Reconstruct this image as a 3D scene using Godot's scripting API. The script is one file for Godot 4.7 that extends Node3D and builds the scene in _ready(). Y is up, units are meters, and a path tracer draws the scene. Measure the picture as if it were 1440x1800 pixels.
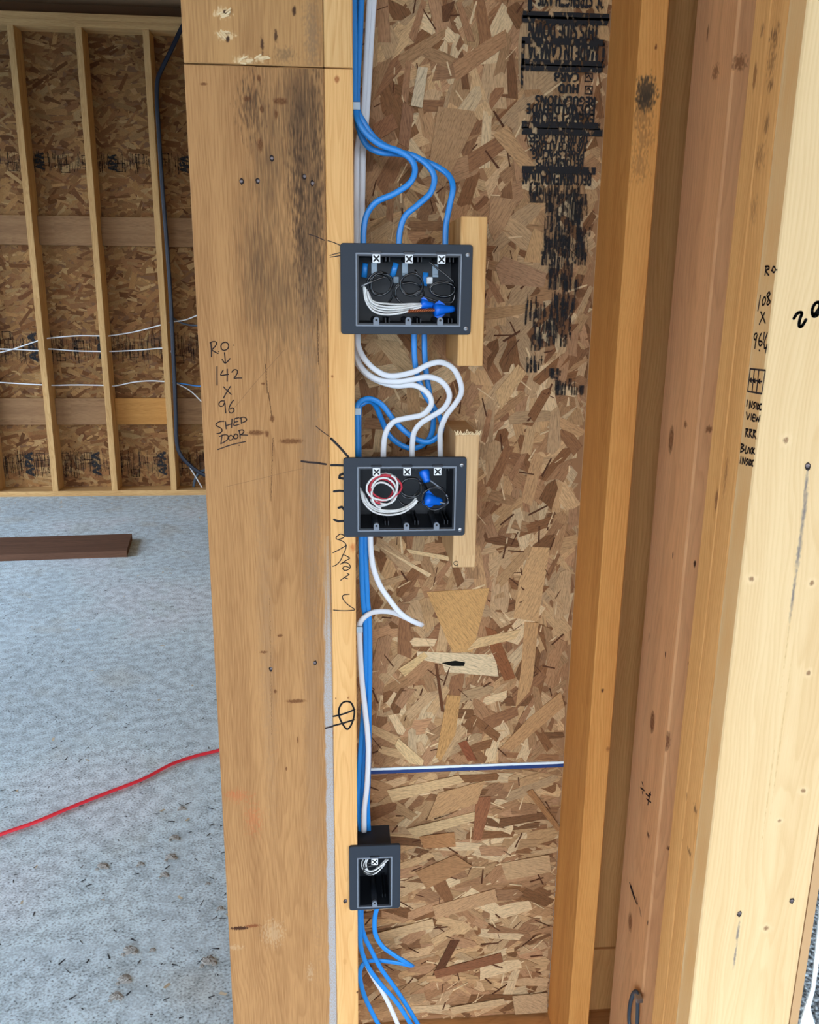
extends Node3D
# A stud wall of a garage under construction: a cable run with three device boxes beside a wide opening into a shed.
# Units are metres, y up. The front of the near framing lies in the plane z = 0, the slab in y = 0.

const FLOOR_L := -4.2
const CEIL := 3.13
var M := {}
var used := {}
var rng := RandomNumberGenerator.new()
var side_shift := .43

# ------------------------------------------------------------------ naming and tagging
func numbered(called: String) -> String:
	if not used.has(called):
		used[called] = 0
		return called
	used[called] += 1
	return "%s_%03d" % [called, used[called]]

func tag(o: Node, label: String, category: String, group := "", kind := "") -> void:
	if label != "": o.set_meta("label", label)
	if category != "": o.set_meta("category", category)
	if group != "": o.set_meta("group", group)
	if kind != "": o.set_meta("kind", kind)

func thing(called: String, at: Vector3, label: String, category: String, group := "") -> Node3D:
	var o := Node3D.new()
	o.name = numbered(called)
	add_child(o, true)
	o.position = at
	tag(o, label, category, group)
	return o

func struct(called: String, at: Vector3, label: String, category: String) -> Node3D:
	var o := thing(called, at, label, category)
	o.set_meta("kind", "structure")
	return o

func base_of(n: Node) -> Vector3:
	var s := Vector3.ZERO
	while n != self and n is Node3D:
		s += n.position
		n = n.get_parent()
	return s

func mi(mesh: Mesh, called: String, mat: Material, parent: Node) -> MeshInstance3D:
	var o := MeshInstance3D.new()
	o.name = called
	o.mesh = mesh
	o.material_override = mat
	o.cast_shadow = GeometryInstance3D.SHADOW_CASTING_SETTING_ON
	parent.add_child(o, true)
	return o

# shapes are collected in world metres; the part is set back by its parents' places
func build(st: SurfaceTool, called: String, mat: Material, parent: Node) -> MeshInstance3D:
	st.generate_normals()
	var o := mi(st.commit(), called, mat, parent)
	o.position = -base_of(parent)
	return o

func mb(smooth := false) -> SurfaceTool:
	var st := SurfaceTool.new()
	st.begin(Mesh.PRIMITIVE_TRIANGLES)
	st.set_smooth_group(0 if smooth else -1)
	return st

# ------------------------------------------------------------------ shape helpers
func tri(st: SurfaceTool, a: Vector3, b: Vector3, c: Vector3, n: Vector3, ua := Vector2.ZERO, ub := Vector2.ZERO, uc := Vector2.ZERO) -> void:
	if (b - a).cross(c - a).dot(n) > 0.0:
		var t := b
		b = c
		c = t
		var u := ub
		ub = uc
		uc = u
	st.set_uv(ua)
	st.add_vertex(a)
	st.set_uv(ub)
	st.add_vertex(b)
	st.set_uv(uc)
	st.add_vertex(c)

func quad(st: SurfaceTool, q: Array, n: Vector3, u := []) -> void:
	if u.is_empty(): u = [Vector2(0, 0), Vector2(1, 0), Vector2(1, 1), Vector2(0, 1)]
	tri(st, q[0], q[1], q[2], n, u[0], u[1], u[2])
	tri(st, q[0], q[2], q[3], n, u[0], u[2], u[3])

func corner(lo: Vector3, hi: Vector3, c: float, axis: int, s: Array) -> Vector3:
	var v := Vector3.ZERO
	for k in 3:
		var inset := 0.0 if k == axis else c
		v[k] = (hi[k] - inset) if s[k] > 0 else (lo[k] + inset)
	return v

func face_uv(v: Vector3, lo: Vector3, hi: Vector3, axis: int, g: int, tw: float, th: float, off: Vector2) -> Vector2:
	if axis == g:
		return Vector2((v[(g + 1) % 3] - lo[(g + 1) % 3]) / tw, (v[(g + 2) % 3] - lo[(g + 2) % 3]) / th) + off + Vector2(.31, .17)
	var o := 3 - axis - g
	var sh := Vector2.ZERO if (axis == 2 or (axis == 1 and g != 1)) else Vector2(side_shift, .0)
	return Vector2((v[o] - lo[o]) / tw, (hi[g] - v[g]) / th) + off + sh

# a sawn board: box with eased edges, texture run along axis g; tw and th are the size of the texture in metres
func board(st: SurfaceTool, lo: Vector3, hi: Vector3, g := 1, c := .0015, tw := .15, th := 2.0, off := Vector2.ZERO) -> void:
	for axis in 3:
		for s in [-1, 1]:
			var q := []
			var u := []
			for pr in [[-1, -1], [1, -1], [1, 1], [-1, 1]]:
				var sg := [0, 0, 0]
				sg[axis] = s
				sg[(axis + 1) % 3] = pr[0]
				sg[(axis + 2) % 3] = pr[1]
				var v := corner(lo, hi, c, axis, sg)
				q.append(v)
				u.append(face_uv(v, lo, hi, axis, g, tw, th, off))
			var n := Vector3.ZERO
			n[axis] = s
			quad(st, q, n, u)
	if c <= 0.0: return
	for e in 3:
		var a1 := (e + 1) % 3
		var a2 := (e + 2) % 3
		for s1 in [-1, 1]:
			for s2 in [-1, 1]:
				var q := []
				for it in [[a1, -1], [a1, 1], [a2, 1], [a2, -1]]:
					var sg := [0, 0, 0]
					sg[e] = it[1]
					sg[a1] = s1
					sg[a2] = s2
					q.append(corner(lo, hi, c, it[0], sg))
				var n := Vector3.ZERO
				n[a1] = s1
				n[a2] = s2
				var u := []
				for v in q: u.append(face_uv(v, lo, hi, a1, g, tw, th, off))
				quad(st, q, n, u)
	for sx in [-1, 1]:
		for sy in [-1, 1]:
			for sz in [-1, 1]:
				var sg := [sx, sy, sz]
				tri(st, corner(lo, hi, c, 0, sg), corner(lo, hi, c, 1, sg), corner(lo, hi, c, 2, sg), Vector3(sx, sy, sz))

func box(st: SurfaceTool, lo: Vector3, hi: Vector3, c := 0.0) -> void:
	board(st, lo, hi, 1, c)

func V(a: Array) -> PackedVector3Array:
	var r := PackedVector3Array()
	for k in range(0, a.size() - 2, 3): r.append(Vector3(a[k], a[k + 1], a[k + 2]))
	return r

func smoothed(p: PackedVector3Array, n := 6) -> PackedVector3Array:
	if p.size() < 3: return p
	var r := PackedVector3Array()
	for k in p.size() - 1:
		var a := p[max(k - 1, 0)]
		var b := p[k]
		var c := p[k + 1]
		var d := p[min(k + 2, p.size() - 1)]
		for j in n:
			var t := float(j) / n
			r.append(b.cubic_interpolate(c, a, d, t))
	r.append(p[p.size() - 1])
	return r

# swept cable: ra along the wall, rb out of it, with a shallow groove between the conductors
func sweep(st: SurfaceTool, p: PackedVector3Array, ra: float, rb: float, sides := 12, groove := 0.0, ref := Vector3(0, 0, 1), radii := []) -> void:
	var rings := []
	var side := Vector3(1, 0, 0)
	for k in p.size():
		var t := (p[min(k + 1, p.size() - 1)] - p[max(k - 1, 0)]).normalized()
		var s := t.cross(ref)
		if s.length() > .25:
			s = s.normalized()
			if k > 0 and s.dot(side) < 0.0: s = -s
		else:
			s = (side - t * side.dot(t)).normalized()
		side = s
		var up := s.cross(t).normalized()
		var f: float = radii[k] if radii.size() > k else 1.0
		var ring := []
		for j in sides:
			var a := TAU * j / sides
			var cx := cos(a)
			var g := 1.0 - groove * exp(-pow(cx / .28, 2.0))
			ring.append(p[k] + (s * ra * cx + up * rb * sin(a) * g) * f)
		rings.append(ring)
	for k in p.size() - 1:
		for j in sides:
			var j2 := (j + 1) % sides
			var n: Vector3 = (rings[k][j] + rings[k][j2]) * .5 - p[k]
			quad(st, [rings[k][j], rings[k][j2], rings[k + 1][j2], rings[k + 1][j]], n, [Vector2(float(j) / sides, k * .1), Vector2(float(j + 1) / sides, k * .1), Vector2(float(j + 1) / sides, k * .1 + .1), Vector2(float(j) / sides, k * .1 + .1)])
	for e in [0, p.size() - 1]:
		var n: Vector3 = (p[0] - p[1]) if e == 0 else (p[e] - p[e - 1])
		for j in sides: tri(st, p[e], rings[e][j], rings[e][(j + 1) % sides], n)

# flat ink stroke with round joints lying on a surface of normal n
func stroke(st: SurfaceTool, p: PackedVector3Array, w: float, n: Vector3, lift := .0004) -> void:
	var h := w * .5
	var e1 := n.cross(Vector3(0, 1, 0)).normalized()
	var e2 := n.cross(e1).normalized()
	for k in p.size():
		var c := p[k] + n * lift
		for j in 6: tri(st, c, c + (e1 * cos(TAU * j / 6) + e2 * sin(TAU * j / 6)) * h, c + (e1 * cos(TAU * (j + 1) / 6) + e2 * sin(TAU * (j + 1) / 6)) * h, n)
		if k + 1 < p.size():
			var d := p[k + 1] + n * lift
			if c.distance_to(d) < 1e-6: continue
			var s := (d - c).normalized().cross(n) * h
			quad(st, [c - s, c + s, d + s, d - s], n)

func ring_points(cx: float, cy: float, cz: float, rx: float, ry: float, n := 14, a0 := 0.0, turn := TAU) -> PackedVector3Array:
	var r := PackedVector3Array()
	for k in n + 1: r.append(Vector3(cx + rx * cos(a0 + turn * k / n), cy + ry * sin(a0 + turn * k / n), cz))
	return r

# rounded rectangle outline (x, y)
func rrect(x0: float, y0: float, x1: float, y1: float, r: float, n := 5) -> PackedVector2Array:
	var o := PackedVector2Array()
	var cs := [[x1 - r, y1 - r, 0.0], [x0 + r, y1 - r, PI / 2], [x0 + r, y0 + r, PI], [x1 - r, y0 + r, PI * 1.5]]
	for c in cs:
		for k in n + 1:
			var a: float = c[2] + PI / 2 * k / n
			o.append(Vector2(c[0] + r * cos(a), c[1] + r * sin(a)))
	return o

# a frame between two outlines of equal count, from z0 (back) to z1 (front)
func frame(st: SurfaceTool, outer: PackedVector2Array, inner: PackedVector2Array, z0: float, z1: float, ease := .0008) -> void:
	var n := outer.size()
	var c := Vector2.ZERO
	for v in outer: c += v / n
	for k in n:
		var l := (k + 1) % n
		var A := outer[k]
		var B := outer[l]
		var C := inner[k]
		var D := inner[l]
		var Ai := A + (c - A).normalized() * ease
		var Bi := B + (c - B).normalized() * ease
		quad(st, [Vector3(Ai.x, Ai.y, z1), Vector3(Bi.x, Bi.y, z1), Vector3(D.x, D.y, z1), Vector3(C.x, C.y, z1)], Vector3(0, 0, 1))
		quad(st, [Vector3(A.x, A.y, z0), Vector3(B.x, B.y, z0), Vector3(D.x, D.y, z0), Vector3(C.x, C.y, z0)], Vector3(0, 0, -1))
		var o := Vector3((A + B).x * .5 - c.x, (A + B).y * .5 - c.y, 0)
		quad(st, [Vector3(A.x, A.y, z0), Vector3(B.x, B.y, z0), Vector3(B.x, B.y, z1 - ease), Vector3(A.x, A.y, z1 - ease)], o)
		quad(st, [Vector3(A.x, A.y, z1 - ease), Vector3(B.x, B.y, z1 - ease), Vector3(Bi.x, Bi.y, z1), Vector3(Ai.x, Ai.y, z1)], o + Vector3(0, 0, .05))
		quad(st, [Vector3(C.x, C.y, z0), Vector3(D.x, D.y, z0), Vector3(D.x, D.y, z1), Vector3(C.x, C.y, z1)], -o)

func ball(st: SurfaceTool, c: Vector3, r: Vector3, jag := 0.0, n := 7, sd := 1) -> void:
	var g := RandomNumberGenerator.new()
	g.seed = sd
	var rows := []
	for i in n + 1:
		var row := []
		for j in n * 2:
			var th := PI * i / n
			var ph := TAU * j / (n * 2)
			var f := 1.0 + (g.randf() - .5) * jag * (0.0 if (i == 0 or i == n) else 1.0)
			row.append(c + Vector3(sin(th) * cos(ph) * r.x, cos(th) * r.y, sin(th) * sin(ph) * r.z) * f)
		rows.append(row)
	for i in n:
		for j in n * 2:
			var l := (j + 1) % (n * 2)
			var m: Vector3 = (rows[i][j] + rows[i + 1][l]) * .5 - c
			quad(st, [rows[i][j], rows[i][l], rows[i + 1][l], rows[i + 1][j]], m)

# ------------------------------------------------------------------ materials
func col(r: int, g: int, b: int) -> Color:
	return Color(r / 255.0, g / 255.0, b / 255.0)

func plain(c: Color, rough := .6, metal := 0.0, spec := .5) -> StandardMaterial3D:
	var m := StandardMaterial3D.new()
	m.albedo_color = c
	m.roughness = rough
	m.metallic = metal
	m.metallic_specular = spec
	return m

func textured(img: Image, rough := .75, bump := 0.0) -> StandardMaterial3D:
	var m := StandardMaterial3D.new()
	m.albedo_texture = ImageTexture.create_from_image(img)
	m.roughness = rough
	m.metallic_specular = .3
	if bump > 0.0:
		var nm := img.duplicate()
		nm.bump_map_to_normal_map(bump)
		m.normal_enabled = true
		m.normal_texture = ImageTexture.create_from_image(nm)
		m.normal_scale = .6
	return m

func noise(sd: int, freq: float, oct := 3) -> FastNoiseLite:
	var n := FastNoiseLite.new()
	n.seed = sd
	n.noise_type = FastNoiseLite.TYPE_SIMPLEX_SMOOTH
	n.frequency = freq
	n.fractal_type = FastNoiseLite.FRACTAL_FBM
	n.fractal_octaves = oct
	return n

# sawn spruce: rings of a log cut by a plane, with fibres. w x h pixels for tw x th metres.
func wood(w: int, h: int, tw: float, th: float, sd: int, light: Color, dark: Color, pith := .4, deep := .03, tilt := .012, freq := 230.0, streak := .12, ring := .34) -> Image:
	var data := PackedByteArray()
	data.resize(w * h * 3)
	var nf := noise(sd, 1.0, 2)
	var nl := noise(sd + 7, 1.0, 2)
	var px := pith * tw
	var fib := PackedFloat32Array()
	fib.resize(w)
	for y in h:
		var Y := th * y / h
		var wob := nl.get_noise_2d(Y * 2.1, 3.0) * .014
		var dd := deep + tilt * Y + nl.get_noise_2d(Y * 1.3, 9.0) * .012
		for x in w:
			var X := tw * x / w
			var a := X - px - wob
			var r := sqrt(a * a + dd * dd) * freq + nl.get_noise_2d(X * 30.0, Y * 4.0) * 1.1
			var s := r - floorf(r)
			var t := clampf((s - .35) / .5, 0, 1)
			if s > .9: t *= (1.0 - s) * 10.0
			var f := nf.get_noise_2d(X * 900.0, Y * 14.0)
			var g := nl.get_noise_2d(X * 22.0 + 40.0, Y * 1.2)
			var k := clampf(t * ring + f * streak * 2.2 + .14 + g * .34, 0.0, 1.0)
			var i := (y * w + x) * 3
			data[i] = int(255.0 * lerpf(light.r, dark.r, k))
			data[i + 1] = int(255.0 * lerpf(light.g, dark.g, k))
			data[i + 2] = int(255.0 * lerpf(light.b, dark.b, k))
	return Image.create_from_data(w, h, false, Image.FORMAT_RGB8, data)

# paint knots and stains in the board's own metres (o: where the texture starts, u0 across, v1 top)
func blot(img: Image, tw: float, th: float, cu: float, cv: float, ru: float, rv: float, c: Color, amount: float, edge := .4, rag := .5, sd := 3, fine := 260.0, ring := false, along := .45) -> void:
	var w := img.get_width()
	var h := img.get_height()
	var nz := noise(sd, 1.0, 3)
	var m := 1.7
	for y in range(maxi(0, int((cv - rv * m) / th * h)), mini(h, int((cv + rv * m) / th * h) + 2)):
		for x in range(maxi(0, int((cu - ru * m) / tw * w)), mini(w, int((cu + ru * m) / tw * w) + 2)):
			var X := tw * x / w
			var Y := th * y / h
			var d := Vector2((X - cu) / ru, (Y - cv) / rv).length()
			d += nz.get_noise_2d(X * fine, Y * fine * along) * rag
			var k := clampf((1.0 - d) / edge, 0, 1) * amount
			if ring: k *= .55 + .45 * absf(sin(d * 9.0))
			if k > .01: img.set_pixel(x, y, img.get_pixel(x, y).lerp(c, k))

# ------------------------------------------------------------------ oriented strand board
func lin(r: int, g: int, b: int) -> Color:
	return col(r, g, b).srgb_to_linear()

const STRAND_TONES := [[204, 166, 120], [192, 153, 108], [184, 145, 102], [174, 134, 94], [198, 162, 120], [166, 125, 87], [212, 182, 140], [146, 104, 70], [180, 137, 99], [158, 117, 82], [188, 154, 114], [130, 90, 58]]

# one strand: ragged flake of length l, width w, lying on z with its top at +t
func flake(st: SurfaceTool, g: RandomNumberGenerator, at: Vector3, ang: float, l: float, w: float, t: float, c: Color, tilt := .0004) -> void:
	var o := []
	var sk := g.randf_range(-.5, .5) * w
	var taper := g.randf_range(.55, 1.0)
	o.append(Vector2(-l / 2 + sk * .6, -w / 2))
	if g.randf() < .5: o.append(Vector2(-l / 6, -w / 2 * g.randf_range(.85, 1.1)))
	o.append(Vector2(l / 2 + g.randf_range(-.4, .1) * w, -w / 2 * taper))
	o.append(Vector2(l / 2 + g.randf_range(-.3, .3) * w, g.randf_range(-.2, .2) * w))
	o.append(Vector2(l / 2 + g.randf_range(-.4, .2) * w, w / 2 * taper))
	if g.randf() < .5: o.append(Vector2(l / 6, w / 2 * g.randf_range(.85, 1.1)))
	o.append(Vector2(-l / 2 - sk * .6, w / 2))
	if g.randf() < .6: o.append(Vector2(-l / 2 + g.randf_range(-.4, .4) * w, g.randf_range(-.25, .25) * w))
	var ca := cos(ang)
	var sa := sin(ang)
	var tx := g.randf_range(-tilt, tilt) / maxf(l, .01) * 2.0
	var ty := g.randf_range(-tilt, tilt) / maxf(w, .004) * .8
	var off := Vector2(g.randf(), g.randf())
	var top := []
	for v in o: top.append(at + Vector3(v.x * ca - v.y * sa, v.x * sa + v.y * ca, t + v.x * tx + v.y * ty))
	var mid := at + Vector3(0, 0, t)
	st.set_color(c)
	for k in o.size():
		var m := (k + 1) % o.size()
		tri(st, mid, top[k], top[m], Vector3(0, 0, 1), off, off + Vector2(o[k].x * 9.0, o[k].y * 30.0), off + Vector2(o[m].x * 9.0, o[m].y * 30.0))
		var lo1: Vector3 = top[k] - Vector3(0, 0, .0012)
		var lo2: Vector3 = top[m] - Vector3(0, 0, .0012)
		quad(st, [top[k], top[m], lo2, lo1], (top[k] + top[m]) * .5 - mid, [off, off, off, off])

func tone(g: RandomNumberGenerator, shift := 0.0) -> Color:
	var a: Array = STRAND_TONES[g.randi() % STRAND_TONES.size()]
	var k := g.randf_range(.92, 1.06) + shift
	return Color(minf(a[0] * k, 255) / 255.0, minf(a[1] * k, 255) / 255.0, minf(a[2] * k, 255) / 255.0).srgb_to_linear()

# strands that cover a sheet, as one part; the sheet front lies at z
func strands(g: RandomNumberGenerator, x0: float, y0: float, x1: float, y1: float, z: float, n: int, lmin: float, lmax: float, wmin: float, wmax: float, mean_angle: float, spread: float, relief: float, shift := 0.0, tint := Color(1, 1, 1)) -> SurfaceTool:
	var st := mb()
	for k in n:
		var l := g.randf_range(lmin, lmax)
		var w := g.randf_range(wmin, wmax)
		var a := mean_angle + g.randfn(0.0, spread)
		var at := Vector3(g.randf_range(x0, x1), g.randf_range(y0, y1), z)
		var ex := absf(cos(a)) * l / 2 + absf(sin(a)) * w / 2
		var ey := absf(sin(a)) * l / 2 + absf(cos(a)) * w / 2
		if ex * 2 < x1 - x0: at.x = clampf(at.x, x0 + ex, x1 - ex)
		if ey * 2 < y1 - y0: at.y = clampf(at.y, y0 + ey, y1 - ey)
		flake(st, g, at, a, l, w, g.randf_range(.0002, relief), tone(g, shift) * tint)
	return st

# ------------------------------------------------------------------ electrical pieces
func device_box(called: String, label: String, x0: float, y0: float, x1: float, y1: float, ix0: float, iy0: float, ix1: float, iy1: float, gangs: int, depth: float) -> Node3D:
	var o := thing(called, Vector3((x0 + x1) / 2, y0, 0), label, "electrical box")
	var st := mb()
	frame(st, rrect(x0, y0, x1, y1, .0045), rrect(ix0 - .002, iy0 - .002, ix1 + .002, iy1 + .002, .001), .0004, .0056)
	build(st, "flange", M.foam, o)
	# walls and back of the box, reaching into the stud bay
	var t := .0022
	st = mb()
	box(st, Vector3(ix0, iy0, -depth), Vector3(ix0 + t, iy1, .0050))
	box(st, Vector3(ix1 - t, iy0, -depth), Vector3(ix1, iy1, .0050))
	box(st, Vector3(ix0 + t, iy0, -depth), Vector3(ix1 - t, iy0 + t, .0050))
	box(st, Vector3(ix0 + t, iy1 - t, -depth), Vector3(ix1 - t, iy1, .0050))
	box(st, Vector3(ix0, iy0, -depth - t), Vector3(ix1, iy1, -depth))
	build(st, "body", M.boxplastic, o)
	st = mb()
	frame(st, rrect(ix0 - .0022, iy0 - .0022, ix1 + .0022, iy1 + .0022, .0012), rrect(ix0, iy0, ix1, iy1, .0004), .0054, .0072, .0003)
	build(st, "rim", M.rim, o)
	var pitch := .046
	var mid := (ix0 + ix1) / 2
	for k in gangs:
		var cx := mid + (k - (gangs - 1) / 2.0) * pitch
		# screw bosses run back along the bottom and the top
		st = mb(true)
		sweep(st, V([cx, iy0 + .004, .003, cx, iy0 + .004, -depth + .002]), .0052, .0052, 12, 0, Vector3(1, 0, 0))
		build(st, "screw_boss", M.boxplastic, o)
		st = mb(true)
		sweep(st, V([cx, iy1 - .004, .003, cx, iy1 - .004, -depth + .002]), .0052, .0052, 12, 0, Vector3(1, 0, 0))
		build(st, "screw_boss", M.boxplastic, o)
		for s in [.0145, .0195]:
			st = mb()
			box(st, Vector3(cx + s - .0009, iy0, -depth), Vector3(cx + s + .0009, iy0 + .009, -.012), .0003)
			build(st, "rib", M.boxplastic, o)
			st = mb()
			box(st, Vector3(cx + s - .0009, iy1 - .009, -depth), Vector3(cx + s + .0009, iy1, -.012), .0003)
			build(st, "rib", M.boxplastic, o)
		# lower ear with its hole
		st = mb()
		var ear := PackedVector2Array()
		ear.append(Vector2(cx - .0042, iy0 - .001))
		ear.append(Vector2(cx + .0042, iy0 - .001))
		for j in 9: ear.append(Vector2(cx + .0042 * cos(PI * j / 8), iy0 + .0068 + .0042 * sin(PI * j / 8)))
		for j in range(1, ear.size() - 1):
			tri(st, Vector3(ear[0].x, ear[0].y, .0078), Vector3(ear[j].x, ear[j].y, .0078), Vector3(ear[j + 1].x, ear[j + 1].y, .0078), Vector3(0, 0, 1))
		for j in ear.size():
			var q := ear[(j + 1) % ear.size()]
			quad(st, [Vector3(ear[j].x, ear[j].y, .0078), Vector3(q.x, q.y, .0078), Vector3(q.x, q.y, .0035), Vector3(ear[j].x, ear[j].y, .0035)], Vector3(ear[j].x - cx, ear[j].y - iy0 - .005, 0))
		var er := build(st, "mounting_ear", M.rim, o)
		st = mb()
		sweep(st, V([cx, iy0 + .0068, .0074, cx, iy0 + .0068, .0081]), .0017, .0017, 12, 0, Vector3(1, 0, 0))
		build(st, "screw_hole", M.black, er)
		# upper ear with a square white nut and its cross slot
		st = mb()
		box(st, Vector3(cx - .0056, iy1 - .0115, .0045), Vector3(cx + .0056, iy1 + .0005, .0088), .0006)
		var nut := build(st, "screw_clip", M.nutwhite, o)
		for s in [-1, 1]:
			st = mb()
			stroke(st, V([cx - .0034, iy1 - .0055 - s * .0034, .0088, cx + .0034, iy1 - .0055 + s * .0034, .0088]), .0022, Vector3(0, 0, 1), .0002)
			build(st, "cross_slot", M.black, nut)
		st = mb()
		box(st, Vector3(cx - .008, iy1 + .0015, .0052), Vector3(cx + .008, iy1 + .0045, .0078), .0005)
		build(st, "clip_seat", M.boxplastic, o)
	return o

func box_screw(x: float, y: float, host: Node3D) -> void:
	var st := mb(true)
	ball(st, Vector3(x, y, .0058), Vector3(.0034, .0034, .0014), 0.0, 6)
	var s := build(st, "screw", M.steel, host)
	st = mb()
	stroke(st, V([x - .0017, y, .0072, x + .0017, y, .0072]), .001, Vector3(0, 0, 1), .0002)
	build(st, "slot", M.black, s)

func cable(called: String, pts: Array, mat: Material, label: String, group := "", ra := .0044, rb := .0027, groove := .22, sm := 6, ref := Vector3(0, 0, 1)) -> Node3D:
	var p := smoothed(V(pts), sm)
	var o := thing(called, p[p.size() - 1], label, "cable", group)
	var st := mb(true)
	sweep(st, p, ra, rb, 14, groove, ref)
	build(st, "jacket", mat, o)
	return o

func wire(called: String, p: PackedVector3Array, mat: Material, label: String, group := "", r := .0012, bare := false) -> Node3D:
	var o := thing(called, p[0], label, "wire", group)
	var st := mb(true)
	sweep(st, p, r, r, 8, 0.0)
	build(st, "insulation" if not bare else "strand", mat, o)
	return o

func coil(cx: float, cy: float, cz: float, rx: float, ry: float, turns: float, sd: int, a0 := 0.0, tilt := .25) -> PackedVector3Array:
	var g := noise(sd, 1.0, 2)
	var p := PackedVector3Array()
	var n := int(turns * 20)
	for k in n + 1:
		var a := a0 + TAU * turns * k / n
		var f := 1.0 + .22 * g.get_noise_2d(k * .09, 1.0)
		p.append(Vector3(cx + rx * f * cos(a) + .0018 * g.get_noise_2d(k * .05, 7.0), cy + ry * f * sin(a) + .002 * g.get_noise_2d(k * .05, 4.0), cz + .012 * (float(k) / n - .5) + tilt * ry * sin(a)))
	return p

func joined(a: PackedVector3Array, b: PackedVector3Array) -> PackedVector3Array:
	var r := a.duplicate()
	r.append_array(b)
	return r

func wire_nut(a: Vector3, b: Vector3, r0: float, r1: float, mat: Material, label: String, group := "") -> void:
	var o := thing("wire_nut", a, label, "wire connector", group)
	var p := PackedVector3Array()
	var f := []
	for k in 9:
		var t := k / 8.0
		p.append(a.lerp(b, t))
		f.append(lerpf(1.0, r1 / r0, smoothstep(.15, .75, t)) * (1.0 if k < 8 else .7))
	var st := mb(true)
	sweep(st, p, r0, r0, 14, 0.0, Vector3(0, 0, 1), f)
	build(st, "cap", mat, o)
	st = mb()
	for s in [-1, 1]:
		var up := Vector3(0, 1, 0)
		var m := a.lerp(b, .22)
		var e := a.lerp(b, .5)
		quad(st, [a + up * s * r0, m + up * s * r0 * 1.5, e + up * s * r0 * .9, e + up * s * r1 * .6], Vector3(0, 0, 1))
		quad(st, [a + up * s * r0 + Vector3(0, 0, -.002), m + up * s * r0 * 1.5 + Vector3(0, 0, -.002), e + up * s * r0 * .9 + Vector3(0, 0, -.002), e + up * s * r1 * .6 + Vector3(0, 0, -.002)], Vector3(0, 0, -1))
	build(st, "wing", mat, o)

func staple(at: Vector3, w: float, label: String) -> void:
	var o := thing("cable_staple", at, label, "staple")
	var st := mb()
	box(st, at + Vector3(-w, -.005, .002), at + Vector3(w, .005, .0048), .0006)
	build(st, "bridge", M.staple, o)
	st = mb()
	box(st, at + Vector3(-w, -.002, -.012), at + Vector3(-w + .0016, .002, .002), .0)
	build(st, "leg", M.steel, o)
	st = mb()
	box(st, at + Vector3(w - .0016, -.002, -.012), at + Vector3(w, .002, .002), .0)
	build(st, "leg", M.steel, o)

func nail(x: float, y: float, z: float, r: float, host: Node, n := Vector3(0, 0, 1)) -> void:
	# a torn hole in the fibres with the head sunk to one side of it
	var g := RandomNumberGenerator.new()
	g.seed = int(absf(x) * 7919.0 + y * 104729.0)
	var c := Vector3(x, y, z)
	var st := mb()
	var rim := []
	for k in 11:
		var a := TAU * k / 11
		rim.append(c + Vector3(cos(a) * .95, sin(a) * 1.35, .0004 / r) * r * Vector3(g.randf_range(.8, 1.15), g.randf_range(.8, 1.15), 1))
	for k in 11: tri(st, c + n * .0004, rim[k], rim[(k + 1) % 11], n)
	build(st, "nail_hole", M.hole, host)
	st = mb(true)
	c += Vector3(g.randf_range(-.25, .25), g.randf_range(-.3, .3), 0) * r
	sweep(st, PackedVector3Array([c - n * .002, c + n * .0006, c + n * .0009]), r * .72, r * .72, 12, 0, Vector3(0, 1, 0), [1.0, 1.0, .8])
	build(st, "nail_head", M.oldsteel, host)

func letters(text: String, x0: float, y0: float, x1: float, y1: float, z: float, mat: Material, host: Node, turn := PI, called := "printed_line") -> void:
	var tm := TextMesh.new()
	var f := SystemFont.new()
	f.font_names = PackedStringArray(["Droid Sans"])
	tm.font = f
	tm.text = text
	tm.font_size = 48
	tm.pixel_size = .001
	tm.depth = .0
	tm.curve_step = 2.0
	var st := SurfaceTool.new()
	for k in 5: st.append_from(tm, 0, Transform3D(Basis(), Vector3([-.0034, 0.0, .0034, 0.0, 0.0][k], [0.0, .0024, 0.0, -.0024, 0.0][k], .00002 * k)))
	var o := mi(st.commit(), called, mat, host)
	var ab := tm.get_aabb()
	var quarter := absf(sin(turn)) > .5
	var dx := (x1 - x0) if not quarter else (y1 - y0)
	var dy := (y1 - y0) if not quarter else (x1 - x0)
	var b := Basis(Vector3(0, 0, 1), turn) * Basis.from_scale(Vector3(dx / ab.size.x, dy / ab.size.y, 1))
	o.transform = Transform3D(b, Vector3((x0 + x1) / 2, (y0 + y1) / 2, z) - b * (ab.position + ab.size * .5) - base_of(host))

func bar(st: SurfaceTool, x0: float, y0: float, x1: float, y1: float, z: float) -> void:
	quad(st, [Vector3(x0, y0, z), Vector3(x1, y0, z), Vector3(x1, y1, z), Vector3(x0, y1, z)], Vector3(0, 0, 1))

# ------------------------------------------------------------------ the scene
func _ready() -> void:
	rng.seed = 20
	view_and_light()
	materials()
	shell()
	near_framing()
	sheathing()
	blocks_and_boxes()
	box_wiring()
	cables()
	far_wall()
	floor_things()
	outside()

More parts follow.
